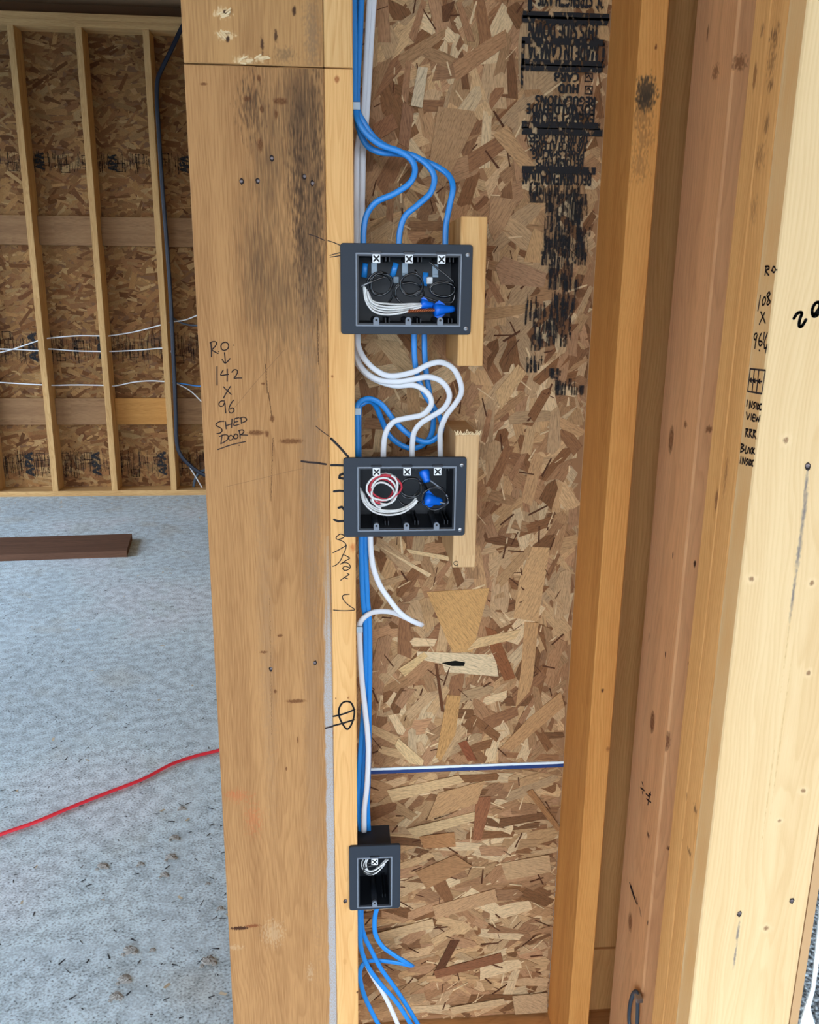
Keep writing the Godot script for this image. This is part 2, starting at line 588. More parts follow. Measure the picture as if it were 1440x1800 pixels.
func view_and_light() -> void:
	var cam := Camera3D.new()
	cam.name = "camera"
	cam.fov = 61.42
	cam.near = .02
	cam.far = 200.0
	cam.transform = Transform3D(Basis(Vector3(.99638, .0107, .08436), Vector3(.01149, .96603, -.25817), Vector3(-.08426, .25821, .96241)), Vector3(0, 1.478, 1.2674))
	add_child(cam)
	cam.current = true
	var sky := Sky.new()
	var sm := ProceduralSkyMaterial.new()
	sm.sky_top_color = col(196, 220, 250)
	sm.sky_horizon_color = col(236, 242, 250)
	sm.sky_curve = .25
	sm.ground_horizon_color = col(190, 196, 200)
	sm.ground_bottom_color = col(120, 124, 126)
	sm.sky_energy_multiplier = 1.0
	sm.sun_angle_max = 0.0
	sky.sky_material = sm
	var env := Environment.new()
	env.background_mode = Environment.BG_SKY
	env.sky = sky
	env.background_energy_multiplier = 3.0
	env.tonemap_mode = Environment.TONE_MAPPER_LINEAR
	env.tonemap_exposure = 2.75
	env.sdfgi_enabled = true
	env.ssao_enabled = true
	env.ssil_enabled = true
	var we := WorldEnvironment.new()
	we.name = "world_environment"
	we.environment = env
	add_child(we)

func painted(img: Image, x0: float, y1: float, tw: float, th: float, list: Array) -> Image:
	var k := 5
	for b in list:
		# x, y, half width, half height, colour, amount, edge, raggedness, ringed
		blot(img, tw, th, b[0] - x0, y1 - b[1], b[2], b[3], b[4], b[5], b[6] if b.size() > 6 else .4, b[7] if b.size() > 7 else .35, k, b[9] if b.size() > 9 else 260.0, b[8] if b.size() > 8 else false, b[10] if b.size() > 10 else .45)
		k += 3
	return img

func materials() -> void:
	M.foam = plain(col(44, 51, 60), .62, 0, .4)
	M.boxplastic = plain(col(26, 30, 36), .45, 0, .5)
	M.rim = plain(col(120, 128, 138), .5)
	M.black = plain(col(8, 8, 9), .6)
	M.nutwhite = plain(col(235, 238, 238), .5)
	M.clip = plain(col(128, 144, 156), .4, .2)
	M.steel = plain(col(170, 174, 178), .35, .8)
	M.oldsteel = plain(col(116, 104, 102), .45, .6)
	M.hole = plain(col(34, 22, 18), .9)
	M.pencil = plain(col(128, 94, 62), .9)
	M.splinter = plain(col(232, 206, 160), .85)
	M.staple = plain(col(190, 212, 226), .45)
	M.blue = plain(col(32, 136, 218), .34)
	M.darkblue = plain(col(7, 22, 42), .45)
	M.white = plain(col(222, 226, 230), .42)
	M.wirewhite = plain(col(226, 226, 222), .4)
	M.wireblack = plain(col(15, 15, 17), .16, 0, .7)
	M.wirered = plain(col(196, 46, 62), .4)
	M.copper = plain(col(184, 108, 70), .35, .8)
	M.nutblue = plain(col(10, 108, 224), .35)
	M.greycable = plain(col(64, 78, 92), .5)
	M.marker = plain(col(20, 14, 14), .7)
	M.pen = plain(col(44, 26, 20), .75)
	M.redcord = plain(col(232, 48, 62), .5)
	M.wrapwhite = plain(col(228, 240, 244), .6)
	M.navy = plain(col(18, 52, 112), .6)
	M.bark = plain(col(112, 84, 58), .9)
	var ink := Image.create(256, 256, false, Image.FORMAT_RGBA8)
	var na := noise(61, .05, 3)
	var nb := noise(62, .02, 2)
	for y in 256:
		for x in 256:
			var v := na.get_noise_2d(x, y * .5) + .6 * nb.get_noise_2d(x, y)
			ink.set_pixel(x, y, Color(.075, .07, .075, clampf(1.5 - maxf(v, 0.0) * 2.7, 0, 1)))
	M.ink = StandardMaterial3D.new()
	M.ink.albedo_texture = ImageTexture.create_from_image(ink)
	M.ink.transparency = BaseMaterial3D.TRANSPARENCY_ALPHA
	M.ink.uv1_triplanar = true
	M.ink.uv1_world_triplanar = true
	M.ink.uv1_scale = Vector3(9, 9, 9)
	M.ink.roughness = .8
	M.faint = M.ink.duplicate()
	M.faint.albedo_color = Color(1, 1, 1, .74)
	# grain of an OSB strand: fine streaks along u, multiplied into the strand's own tone
	var gr := Image.create(256, 256, false, Image.FORMAT_RGB8)
	var ng := noise(71, .04, 4)
	for y in 256:
		for x in 256:
			var v := clampf(.94 + ng.get_noise_2d(x * .22, y * 3.0) * .26 + ng.get_noise_2d(x * .9 + 90.0, y * .9) * .16, .5, 1.0)
			gr.set_pixel(x, y, Color(v, v * .99, v * .975))
	M.strand = textured(gr, .72, 2.0)
	M.strand.vertex_color_use_as_albedo = true
	# generic spruce for studs and boards
	var fresh := [col(226, 182, 122), col(196, 142, 82)]
	M.spruce_a = textured(wood(160, 1024, .15, 2.4, 11, fresh[0], fresh[1], .3, .02, .014), .7, 1.0)
	M.spruce_b = textured(wood(160, 1024, .15, 2.4, 23, col(216, 162, 100), col(186, 130, 70), .62, .035, .008), .7, 1.0)
	M.spruce_c = textured(wood(128, 512, .15, 2.4, 35, col(204, 152, 96), col(170, 118, 68), .1, .05, .006), .75, 1.0)
	M.farwood = textured(wood(96, 512, .15, 3.0, 47, col(206, 168, 114), col(166, 126, 78), .5, .03, .01), .8)
	M.oldwood = textured(wood(96, 256, .2, 1.0, 53, col(150, 116, 82), col(116, 86, 60), .3, .05, .03), .85)
	M.goldwood = textured(wood(96, 256, .2, 1.0, 54, col(190, 138, 76), col(160, 112, 58), .3, .05, .03), .85)
	M.darkplank = textured(wood(128, 512, .3, 2.0, 59, col(112, 82, 64), col(82, 58, 46), .4, .04, .02, 160.0), .85, 1.0)
	M.block = textured(wood(96, 256, .1, .5, 63, col(214, 178, 130), col(182, 140, 94), .3, .02, .05), .75, 1.0)
	M.shellwood = plain(col(190, 150, 104), .85)
	M.ceilwood = plain(col(150, 118, 84), .9)

func shell() -> void:
	# slab with a trowelled, dusty surface
	var n := 1024
	var data := PackedByteArray()
	data.resize(n * n * 3)
	var f1 := noise(81, .018, 4).get_seamless_image(n, n)
	var f2 := noise(82, .11, 3).get_seamless_image(n, n)
	for y in n:
		for x in n:
			var a := f1.get_pixel(x, y).r - .5
			var b := f2.get_pixel(x, y).r - .5
			var v := .91 + a * .26 + b * .34
			if b < -.27: v -= .20
			v = clampf(v, .2, 1.0)
			var i := (y * n + x) * 3
			data[i] = int(v * 232)
			data[i + 1] = int(v * 240)
			data[i + 2] = int(v * 246)
	var img := Image.create_from_data(n, n, false, Image.FORMAT_RGB8, data)
	M.concrete = textured(img, .82, 3.0)
	M.concrete.uv1_triplanar = true
	M.concrete.uv1_world_triplanar = true
	M.concrete.uv1_scale = Vector3(1.05, 1.05, 1.05)
	M.concrete.vertex_color_use_as_albedo = true
	var fl := struct("floor", Vector3(-1.8, 0, -2.5), "bluish grey dusty concrete slab with scattered debris", "floor")
	var st := mb(true)
	var big := noise(91, .9, 3)
	var saw := noise(92, 2.6, 4)
	var nx := 96
	var nz := 190
	var tint := func(x: float, z: float) -> Color:
		var v := clampf(1.0 + big.get_noise_2d(x * 1.3, z) * .22, .4, 1.1)
		var c := Color(v * .89, v * .985, v * 1.0)
		var s := clampf((saw.get_noise_2d(x, z) - .34) * 2.2, 0, .30)
		return c.lerp(Color(.72, .62, .46), s)
	for i in nx:
		for j in nz:
			var x0 := lerpf(FLOOR_L, .607, float(i) / nx)
			var x1 := lerpf(FLOOR_L, .607, float(i + 1) / nx)
			var z0 := lerpf(-5.05, 4.5, float(j) / nz)
			var z1 := lerpf(-5.05, 4.5, float(j + 1) / nz)
			for q in [[x0, z0], [x1, z0], [x1, z1], [x0, z0], [x1, z1], [x0, z1]]:
				st.set_color(tint.call(q[0], q[1]))
				st.add_vertex(Vector3(q[0], 0, q[1]))
	build(st, "slab_surface", M.concrete, fl)
	st = mb()
	box(st, Vector3(FLOOR_L, -.2, -5.05), Vector3(.607, -.001, 4.5))
	build(st, "slab_body", plain(col(150, 152, 152), .9), fl)
	# ceiling and outer walls of the building, with the openings that let the daylight in
	var ce := struct("ceiling", Vector3(-1.8, CEIL, 0), "brown timber ceiling deck above the framing", "ceiling")
	st = mb()
	box(st, Vector3(FLOOR_L - .1, CEIL, -5.1), Vector3(.7, CEIL + .15, 4.6))
	build(st, "deck", M.ceilwood, ce)
	var wr := struct("wall_right", Vector3(.6, 0, 0), "exterior side wall sheathing with a tall wide opening", "wall")
	for b in [[-5.05, 0.0, .378, CEIL], [.378, 2.445, 3.12, CEIL], [3.12, 0.0, 4.5, CEIL]]:
		st = mb()
		box(st, Vector3(.5956, b[1], b[0]), Vector3(.607, b[3], b[2]))
		build(st, "sheathing_panel", M.shellwood, wr)
	var wl := struct("wall_left", Vector3(FLOOR_L, 0, 0), "far side wall with a wide shed doorway", "wall")
	for b in [[-5.05, 0.0, -4.0, CEIL], [-4.0, 2.75, -.3, CEIL], [-.3, 0.0, 4.5, CEIL]]:
		st = mb()
		box(st, Vector3(FLOOR_L - .1, b[1], b[0]), Vector3(FLOOR_L, b[3], b[2]))
		build(st, "sheathing_panel", M.shellwood, wl)
	var wb := struct("wall_rear", Vector3(-1.8, 0, 4.5), "wall behind the work area with a wide open vehicle doorway", "wall")
	for b in [[FLOOR_L - .1, 0.0, -4.0, CEIL], [-4.0, 2.75, .3, CEIL], [.3, 0.0, .7, CEIL]]:
		st = mb()
		box(st, Vector3(b[0], b[1], 4.5), Vector3(b[2], b[3], 4.6))
		build(st, "sheathing_panel", M.shellwood, wb)
	var wp := struct("wall_partition", Vector3(-3.9, 0, 0), "partition framing beyond and over the shed doorway", "wall")
	st = mb()
	box(st, Vector3(FLOOR_L, 0, -.14), Vector3(-3.80, CEIL, 0), .002)
	build(st, "end_post", M.shellwood, wp)
	st = mb()
	box(st, Vector3(-3.80, 2.44, -.14), Vector3(-.1935, CEIL, 0), .002)
	build(st, "header", M.shellwood, wp)

func near_framing() -> void:
	# the wide jamb board
	var x0 := -.1935
	var y1 := 1.7515
	var img := wood(320, 2048, .1833, 1.7515, 101, col(182, 136, 87), col(140, 98, 60), .55, .05, .01, 260.0, .22, .24)
	var mould := col(70, 54, 40)
	var list := []
	for b in [[-0.0293,1.5865, .020, .26], [-0.0492,1.6732, .030, .12], [-0.0884,1.6365, .022, .13], [-0.0702,1.4567, .034, .10], [-0.0334,1.4958, .016, .10], [-0.1089,1.4873, .024, .10], [-0.0407,1.7088, .024, .05]]:
		list.append([b[0], b[1], b[2] * 1.25, b[3] * 1.1, mould, .60, 1.5, .9, false, 420.0, .05])
	for b in [[-0.0213,1.6014, .008, .17], [-0.0465,1.6229, .012, .09], [-0.0447,1.5263, .010, .08], [-0.1088,1.7035, .014, .04]]:
		list.append([b[0], b[1], b[2] * 1.2, b[3], col(46, 34, 26), .60, 1.4, 1.5, false, 300.0, .16])
	# darker weathered side and grey arris
	list.append([-0.0385,1.2273, .018, .32, col(138, 112, 88), .40, .6, .5])
	list.append([-0.0429,0.7565, .016, .5, col(150, 116, 84), .34, .6, .5])
	list.append([-0.1114,0.9088, .016, .38, col(150, 120, 92), .30, .9, .6])
	# knots
	var kn := col(92, 54, 28)
	for b in [[-0.113,1.7118, .006, .004], [-0.0964,1.7372, .003, .005], [-0.0939,1.6997, .0035, .0055], [-0.0695,1.7101, .012, .005], [-0.0752,1.6938, .003, .006], [-0.0977,1.6543, .0045, .010], [-0.169,1.7282, .006, .0022], [-0.1167,1.2617, .014, .0045], [-0.0929,1.2827, .004, .006], [-0.1011,1.26, .003, .006], [-0.0657,1.2488, .020, .0045], [-0.1045,1.3333, .003, .002], [-0.1008,0.8446, .003, .004], [-0.0688,0.8266, .018, .004], [-0.0909,0.9401, .005, .003], [-0.1174,0.9128, .007, .0025], [-0.0873,0.7053, .002, .004], [-0.0677,0.7574, .0015, .007], [-0.0994,1.7996, .004, .002]]:
		list.append([b[0], b[1], b[2], b[3], kn, .8, .5, .3, true])
	# bark split near the foot, red crayon rub, glue-grey rubs
	list.append([-0.1739,0.4005, .018, .004, col(60, 34, 20), .9, .35, .5])
	list.append([-0.1515,0.4038, .014, .0035, col(120, 66, 36), .8, .4, .5])
	for b in [[-0.1656,0.6569, .020, .012], [-0.1441,0.6131, .014, .030], [-0.1746,0.6626, .012, .006]]:
		list.append([b[0], b[1], b[2], b[3], col(196, 96, 58), .30, .8, 1.5])
	for b in [[-0.0562,0.2991, .006, .02], [-0.1181,0.3865, .02, .03], [-0.1871,0.3616, .02, .006]]:
		list.append([b[0], b[1], b[2], b[3], col(206, 184, 152), .35, .7, 1.0])
	painted(img, x0, y1, .1833, 1.7515, list)
	# silvery weathered arris down the right edge: a stripe with its own ragged outline
	var ns := noise(133, 1.0, 3)
	for y in range(760, 2048):
		var yy := 1.7515 * y / 2048.0
		for x in range(286, 320):
			var e := 301.0 + ns.get_noise_2d(3.0, yy * 16.0) * 5.0 - clampf((y - 760) / 300.0, 0, 1) * 6.0
			var k := clampf((x - e) / 5.0, 0, 1) * clampf(.82 + ns.get_noise_2d(x * .6, yy * 240.0) * .7, 0, 1) * clampf((y - 760 + ns.get_noise_2d(x * .2, 2.0) * 160.0) / 260.0, 0, 1)
			if k > .0: img.set_pixel(x, y, img.get_pixel(x, y).lerp(col(172, 174, 178), k))
	# drying checks
	for c in [[-0.0984,1.3201, -0.0995,1.361], [-0.0922,1.2785, -0.0967,1.3201], [-0.0984,1.1581, -0.0922,1.2532], [-0.1085,0.7692, -0.1049,1.0039], [-0.0237,1.3612, -0.0242,1.4256]]:
		var a: Array = c[0] if c[0] is Array else c
		for k in 120:
			var t := k / 119.0
			var px := int((lerpf(a[0], a[2], t) - x0) / .1833 * 320 + ns.get_noise_2d(t * 30.0, a[1] * 90.0) * 1.5)
			var py := int((y1 - lerpf(a[1], a[3], t)) / 1.7515 * 2048)
			for d in 2:
				var ch := clampi(py + d, 0, 2047)
				img.set_pixel(clampi(px, 0, 319), ch, img.get_pixel(clampi(px, 0, 319), ch).lerp(col(84, 56, 34), .7))
	var mat := textured(img, .78, 1.2)
	var o := thing("jamb_board", Vector3(-.1, 0, -.02), "wide weathered upright board with shed door note and dark mould stains", "board")
	var st := mb()
	board(st, Vector3(x0, 0, -.038), Vector3(-.0102, y1, 0), 1, .0012, .1833, 1.7515)
	build(st, "plank", mat, o)
	for b in [[-0.1239,1.6075], [-0.1023,1.6087], [-0.0389,1.615], [-0.0282,1.6072], [-0.1068,0.8833], [-0.0368,0.892], [-0.0822,1.6381]]:
		nail(b[0], b[1], .0002, .0032, o)
	note_on_jamb(o)
	# the piece above the butt joint
	img = wood(160, 512, .1833, .7, 111, col(188, 143, 91), col(148, 106, 66), .4, .05, .02, 260.0, .20, .22)
	painted(img, x0, 2.44, .1833, .7, [[-0.1389,1.7869, .014, .006, col(226, 196, 150), .8, .4, .8], [-0.1414,1.8135, .012, .007, col(226, 196, 150), .8, .4, .9], [-0.1377,1.815, .004, .003, col(60, 40, 30), .9, .4, .4], [-0.1354,1.783, .003, .004, col(60, 40, 30), .9, .4, .4], [-0.0487,1.8193, .003, .006, col(66, 44, 30), .9, .4, .4], [-0.0732,1.789, .0025, .008, col(66, 44, 30), .8, .4, .5], [-0.0913,1.7776, .002, .012, col(66, 44, 30), .8, .4, .9], [-0.1158,1.7578, .014, .007, col(226, 196, 150), .8, .5, .9], [-0.0941,1.7605, .007, .005, col(226, 196, 150), .8, .5, .9], [-0.0619,1.767, .016, .010, col(110, 88, 66), .5, .8, 1.0], [-0.0255,1.7919, .012, .06, col(120, 98, 78), .5, .9, .9]])
	o = thing("header_board", Vector3(-.1, 1.7525, -.02), "splintered board end butted on top of the weathered jamb board", "board")
	st = mb()
	board(st, Vector3(x0, 1.7527, -.038), Vector3(-.0104, 2.44, 0), 1, .0012, .1833, .7)
	build(st, "plank", textured(img, .78, 1.2), o)
	for b in [[-0.14,1.8116, .4], [-0.1417,1.7895, -.5], [-0.1143,1.7565, .2], [-0.0934,1.7599, .1]]:
		st = mb()
		var r := RandomNumberGenerator.new()
		r.seed = int(b[0] * -9000)
		for k in 6:
			var a: float = b[2] + r.randf_range(-.5, .5)
			var c := Vector3(b[0] + r.randf_range(-.006, .006), b[1] + r.randf_range(-.003, .003), .0005)
			var d := Vector3(cos(a), sin(a), r.randf_range(.2, .6)) * r.randf_range(.004, .010)
			sweep(st, PackedVector3Array([c - d * .4, c + d]), .0011, .0006, 5)
		build(st, "splinter_tuft", M.splinter, o)
	# the narrow stud that carries the boxes
	img = wood(96, 2048, .0385, 1.7515, 121, col(232, 182, 118), col(204, 146, 84), .5, .012, .012, 300.0, .12, .30)
	painted(img, -.0097, 1.7515, .0385, 1.7515, [[0.0068,1.7387, .004, .0055, col(150, 84, 44), .8, .5, .2, true], [0.0239,1.0829, .006, .009, col(190, 104, 52), .75, .8, .3, true], [-0.0051,0.8295, .0012, .0016, col(90, 54, 34), .9], [0.015,0.8299, .002, .0022, col(150, 96, 54), .7], [-0.0042,1.3441, .002, .002, col(150, 92, 50), .8], [0.005,0.3191, .004, .008, col(204, 150, 88), .7, .5, .2, true], [0.0267,0.2517, .002, .003, col(90, 56, 36), .8]])
	o = thing("wall_stud", Vector3(.0095, 0, -.07), "narrow fresh stud edge carrying the three black boxes, marked with felt pen", "stud")
	st = mb()
	board(st, Vector3(-.0097, 0.038, -.14), Vector3(.0285, 1.7515, 0), 1, .0012, .0385, 1.7515)
	build(st, "timber", textured(img, .7, 1.0), o)
	nail(0.0071,0.4441, .0002, .0036, o)
	marks_on_stud(o)
	o = thing("upper_stud", Vector3(.0095, 1.7525, -.07), "short pale stud end above the joint beside the header board", "stud")
	st = mb()
	board(st, Vector3(-.0097, 1.7527, -.14), Vector3(.0285, CEIL, 0), 1, .0012, .15, 2.4, Vector2(.4, .2))
	build(st, "timber", M.spruce_a, o)
	o = thing("trimmer_stud", Vector3(-.17, 0, -.09), "stud hidden behind the weathered jamb board at the doorway side", "stud")
	st = mb()
	board(st, Vector3(-.1925, 0, -.14), Vector3(-.155, 2.44, -.0385), 1, .0012, .15, 2.4, Vector2(.2, .5))
	build(st, "timber", M.spruce_c, o)
	# bottom plate of the bay
	o = thing("bottom_plate", Vector3(.22, 0, -.07), "brown bottom plate under the lower strand board sheet", "plate")
	st = mb()
	board(st, Vector3(.0, 0, -.155), Vector3(.5955, .037, -.001), 0, .0012, .15, 1.2)
	build(st, "timber", M.spruce_c, o)
	# stud on the far side of the bay
	img = wood(256, 1024, .25, 3.13, 131, col(216, 154, 84), col(184, 118, 56), .85, .02, .01, 230.0, .14)
	o = thing("bay_stud", Vector3(.4365, .037, -.07), "amber stud closing the bay, with a dark smudge on its edge", "stud")
	# smudges on the front edge of the stud
	painted(img, .4175, CEIL, .25, 3.13, [[0.4315,1.737, .0155, .020, col(66, 54, 40), .85, .35, .8], [0.4309,1.724, .013, .014, col(66, 54, 40), .8, .35, .8], [0.4286,1.7029, .014, .012, col(120, 86, 52), .45, .6, 1.6], [0.434,1.6774, .012, .020, col(120, 86, 52), .40, .6, 1.6], [0.4313,1.6402, .012, .018, col(126, 90, 54), .40, .6, 1.6], [0.4412,1.792, .002, .003, col(90, 48, 24), .9], [0.4339,0.8307, .003, .0035, col(70, 40, 22), .9, .5, .2], [0.4513,0.7219, .005, .005, col(140, 86, 44), .85, .6, .2, true]])
	st = mb()
	board(st, Vector3(.4175, .0375, -.14), Vector3(.4555, CEIL, 0), 1, .0015, .25, 3.13)
	build(st, "timber", textured(img, .7, 1.0), o)
	# corner pocket behind
	o = thing("corner_sheathing", Vector3(.52, .037, -.15), "wood panel deep in the narrow gap beside the amber stud", "panel")
	st = mb()
	board(st, Vector3(.456, .1905, -.152), Vector3(.5955, CEIL, -.14), 1, .001, .15, 2.4, Vector2(.7, .1))
	build(st, "upper_sheet", M.spruce_b, o)
	st = mb()
	board(st, Vector3(.456, .0375, -.152), Vector3(.5955, .1855, -.14), 1, .001, .15, 2.4, Vector2(.3, .4))
	build(st, "lower_sheet", M.spruce_b, o)
	# backing stud set flat
	img = wood(192, 2048, .14, 3.09, 141, col(240, 184, 130), col(206, 148, 102), .5, .04, .006, 210.0, .12, .28)
	painted(img, -.052, CEIL, .14, 3.09, [[-0.0034,1.2482, .010, .024, col(120, 76, 46), .8, .35, .15, true], [0.0246,0.783, .010, .022, col(112, 68, 42), .85, .35, .15, true], [0.0082,0.3783, .011, .022, col(120, 74, 44), .8, .5, .15, true], [0.0449,1.2798, .006, .006, col(140, 92, 58), .8, .5, .6], [0.0349,1.7555, .012, .010, col(126, 82, 50), .6, .6, .9], [-0.0041,1.8114, .003, .012, col(130, 84, 50), .7], [0.0441,1.0771, .002, .006, col(60, 36, 24), .9], [0.0515,0.9158, .0022, .006, col(60, 36, 24), .9], [0.0517,0.5879, .006, .006, col(90, 56, 36), .8, .5, .8], [0.0836,0.4399, .0025, .006, col(60, 36, 24), .9], [-0.0217,0.9124, .002, .01, col(140, 90, 60), .6]])
	o = thing("backing_stud", Vector3(.533, .037, .02), "pinkish brown stud set flat with oval knots and grade marks", "stud")
	st = mb()
	board(st, Vector3(.514, .0375, -.052), Vector3(.552, CEIL, .088), 1, .003, .14, 3.09, Vector2(-.43, 0))
	build(st, "timber", textured(img, .72, 1.0), o)
	st = mb()
	for q in [[0.514,0.6581,0.0055,0.514,0.6552,0.0111], [0.514,0.6443,0.0018,0.514,0.6498,0.0181], [0.514,0.6431,0.01,0.514,0.6399,0.0127], [0.514,0.6491,0.0269,0.514,0.6538,0.0428], [0.514,0.6645,0.0449,0.514,0.636,0.0385], [0.514,0.6425,0.0313,0.514,0.6485,0.0505], [0.514,0.6571,0.0392,0.514,0.6607,0.0477]]:
		stroke(st, V(q), .0028, Vector3(-1, 0, 0))
	for k in 3: stroke(st, V([0.514,0.4455,-0.0094,0.514,0.4356,0.0243,0.514,0.4344,0.0328,0.514,0.4357,0.0119,0.514,0.4414,-0.0041,0.514,0.4455,-0.0094]), .0022, Vector3(-1, 0, 0), .0004 + k * .0001)
	stroke(st, V([0.514,0.446,-0.001,0.514,0.438,0.0197]), .003, Vector3(-1, 0, 0))
	for q in [[0.514,0.4422,0.0249,0.514,0.4382,0.0359], [0.514,0.4377,0.0441,0.514,0.4281,0.0543]]: stroke(st, V(q), .002, Vector3(-1, 0, 0))
	build(st, "grade_stamp", M.pen, o)
	# two king studs and the trimmer of the side opening
	for k in 2:
		var z := .264 + .038 * k
		img = wood(128, 1024, .12, 3.13, 171 + k * 9, col(218, 162, 98), col(188, 130, 70), .5, .018, .008, 240.0, .14)
		var kg := col(96, 66, 40)
		painted(img, z + .0003, CEIL, .12, 3.13, [[0.297,1.2302, .006, .016, col(120, 76, 44), .85, .4, .3, true], [0.3134,1.266, .005, .030, col(136, 90, 52), .6, .8, .8], [0.281,1.6975, .005, .016, col(130, 84, 46), .8, .4, .3, true], [0.3169,1.7295, .010, .010, kg, .7, .8, 1.2], [0.317,1.7045, .010, .018, kg, .45, .9, 1.4], [0.3204,1.6806, .006, .006, kg, .7, .7, 1.0], [0.3208,1.6439, .006, .010, kg, .6, .8, 1.0], [0.3123,1.6115, .012, .014, kg, .4, .9, 1.2], [0.3119,1.5597, .010, .014, kg, .3, .9, 1.2], [0.2871,1.7413, .004, .008, kg, .6, .8, 1.0], [0.3287,0.8274, .006, .006, kg, .7, .6, .8], [0.3259,0.7618, .008, .004, kg, .7, .6, .8], [0.3666,0.6989, .003, .010, col(84, 52, 30), .8, .5, .5], [0.3443,0.6039, .003, .010, col(84, 52, 30), .8, .5, .5]])
		o = thing("king_stud", Vector3(.5255, 0, z + .019), ["amber king stud deep in the side opening post", "amber king stud between its twin and the bright trimmer"][k], "stud")
		st = mb()
		board(st, Vector3(.4555, 0, z + .0003), Vector3(.5955, CEIL, z + .0377), 1, .0018, .12, 3.13, Vector2(-.43, 0))
		build(st, "timber", textured(img, .7, 1.0), o)
	img = wood(320, 2048, .20, 2.445, 151, col(226, 194, 144), col(208, 170, 118), .44, .02, .012, 220.0, .08, .30)
	var kd := col(120, 84, 56)
	list = []
	for b in [[0.4882,1.316, .0036, .0040], [0.4683,1.1565, .0042, .0036], [0.5407,1.1503, .0036, .0036], [0.5519,1.038, .0032, .0036], [0.5668,0.88, .0038, .0034], [0.5414,0.8389, .003, .0026], [0.5439,0.6806, .0042, .0042]]:
		list.append([b[0], b[1], b[2] * 2.6, b[3] * 2.6, col(238, 208, 160), .5, .8, .3])
		list.append([b[0], b[1], b[2], b[3], kd, .8, .5, .3, true])
	# iron stains that run from the nails
	for b in [[0.5181,1.2667, .0022, .026], [0.5199,1.2341, .003, .036], [0.5201,1.1875, .003, .032], [0.5201,1.1362, .0022, .040], [0.5066,0.6751, .0022, .022], [0.5068,0.6401, .002, .022]]:
		list.append([b[0], b[1], b[2], b[3], col(112, 104, 102), .85, .9, .4])
	for b in [[0.5287,0.9507, .0008, .10], [0.5225,0.8733, .0008, .07], [0.5208,1.0835, .0008, .07]]:
		list.append([b[0], b[1], b[2], b[3], col(196, 156, 106), .7, .9, .9])
	for k in 18: list.append([.6375, 2.5 - k * .15, .026, .13, col(212, 158, 96), .55, .4, .3, false, 300.0, .05])  # amber painted over the side face alone, putting its warmer shade into the colour
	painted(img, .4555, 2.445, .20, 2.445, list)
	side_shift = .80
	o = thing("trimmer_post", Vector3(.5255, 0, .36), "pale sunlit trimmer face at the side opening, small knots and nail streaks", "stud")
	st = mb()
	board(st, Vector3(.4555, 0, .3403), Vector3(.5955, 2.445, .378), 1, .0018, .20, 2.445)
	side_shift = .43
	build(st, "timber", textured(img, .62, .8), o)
	for b in [[0.5175,1.286, .0036], [0.5056,0.7045, .0034], [0.5731,0.7202, .0034]]: nail(b[0], b[1], .378, b[2], o)
	st = mb(true)
	for q in [[0.4806,1.445,0.378,0.4835,1.4499,0.378,0.4871,1.4513,0.378,0.4887,1.4497,0.378,0.4873,1.4442,0.378,0.4873,1.4377,0.378,0.4896,1.4366,0.378,0.4921,1.4397,0.378,0.494,1.4439,0.378], [0.5006,1.4489,0.378,0.4995,1.454,0.378,0.5015,1.4597,0.378,0.5047,1.4618,0.378,0.5072,1.4597,0.378,0.5069,1.4557,0.378,0.5034,1.45,0.378,0.5011,1.4479,0.378,0.5046,1.4476,0.378,0.5091,1.4525,0.378]]:
		stroke(st, smoothed(V(q), 5), .0034, Vector3(0, 0, 1))
	build(st, "handwriting", M.marker, o)
	# bark left on the outer edge
	st = mb(true)
	var nb := noise(161, 14.0, 3)
	for k in 44:
		var ya := .02 + k * .022
		var rows := []
		for y in [ya, ya + .022]:
			var wv := .008 + .004 * nb.get_noise_2d(y, 1.0) - .006 * clampf((y - .72) / .25, 0, 1)
			rows.append([Vector3(.5952, y, .3778), Vector3(.5952 + wv * .5, y, .374 + .003 * nb.get_noise_2d(y, 5.0)), Vector3(.5956 + wv, y, .362 + .004 * nb.get_noise_2d(y, 8.0)), Vector3(.5956 + wv * .9, y, .345)])
		for j in 3: quad(st, [rows[0][j], rows[0][j + 1], rows[1][j + 1], rows[1][j]], Vector3(1, 0, 1))
	build(st, "bark_edge", M.bark, o)
	note_on_king(o)

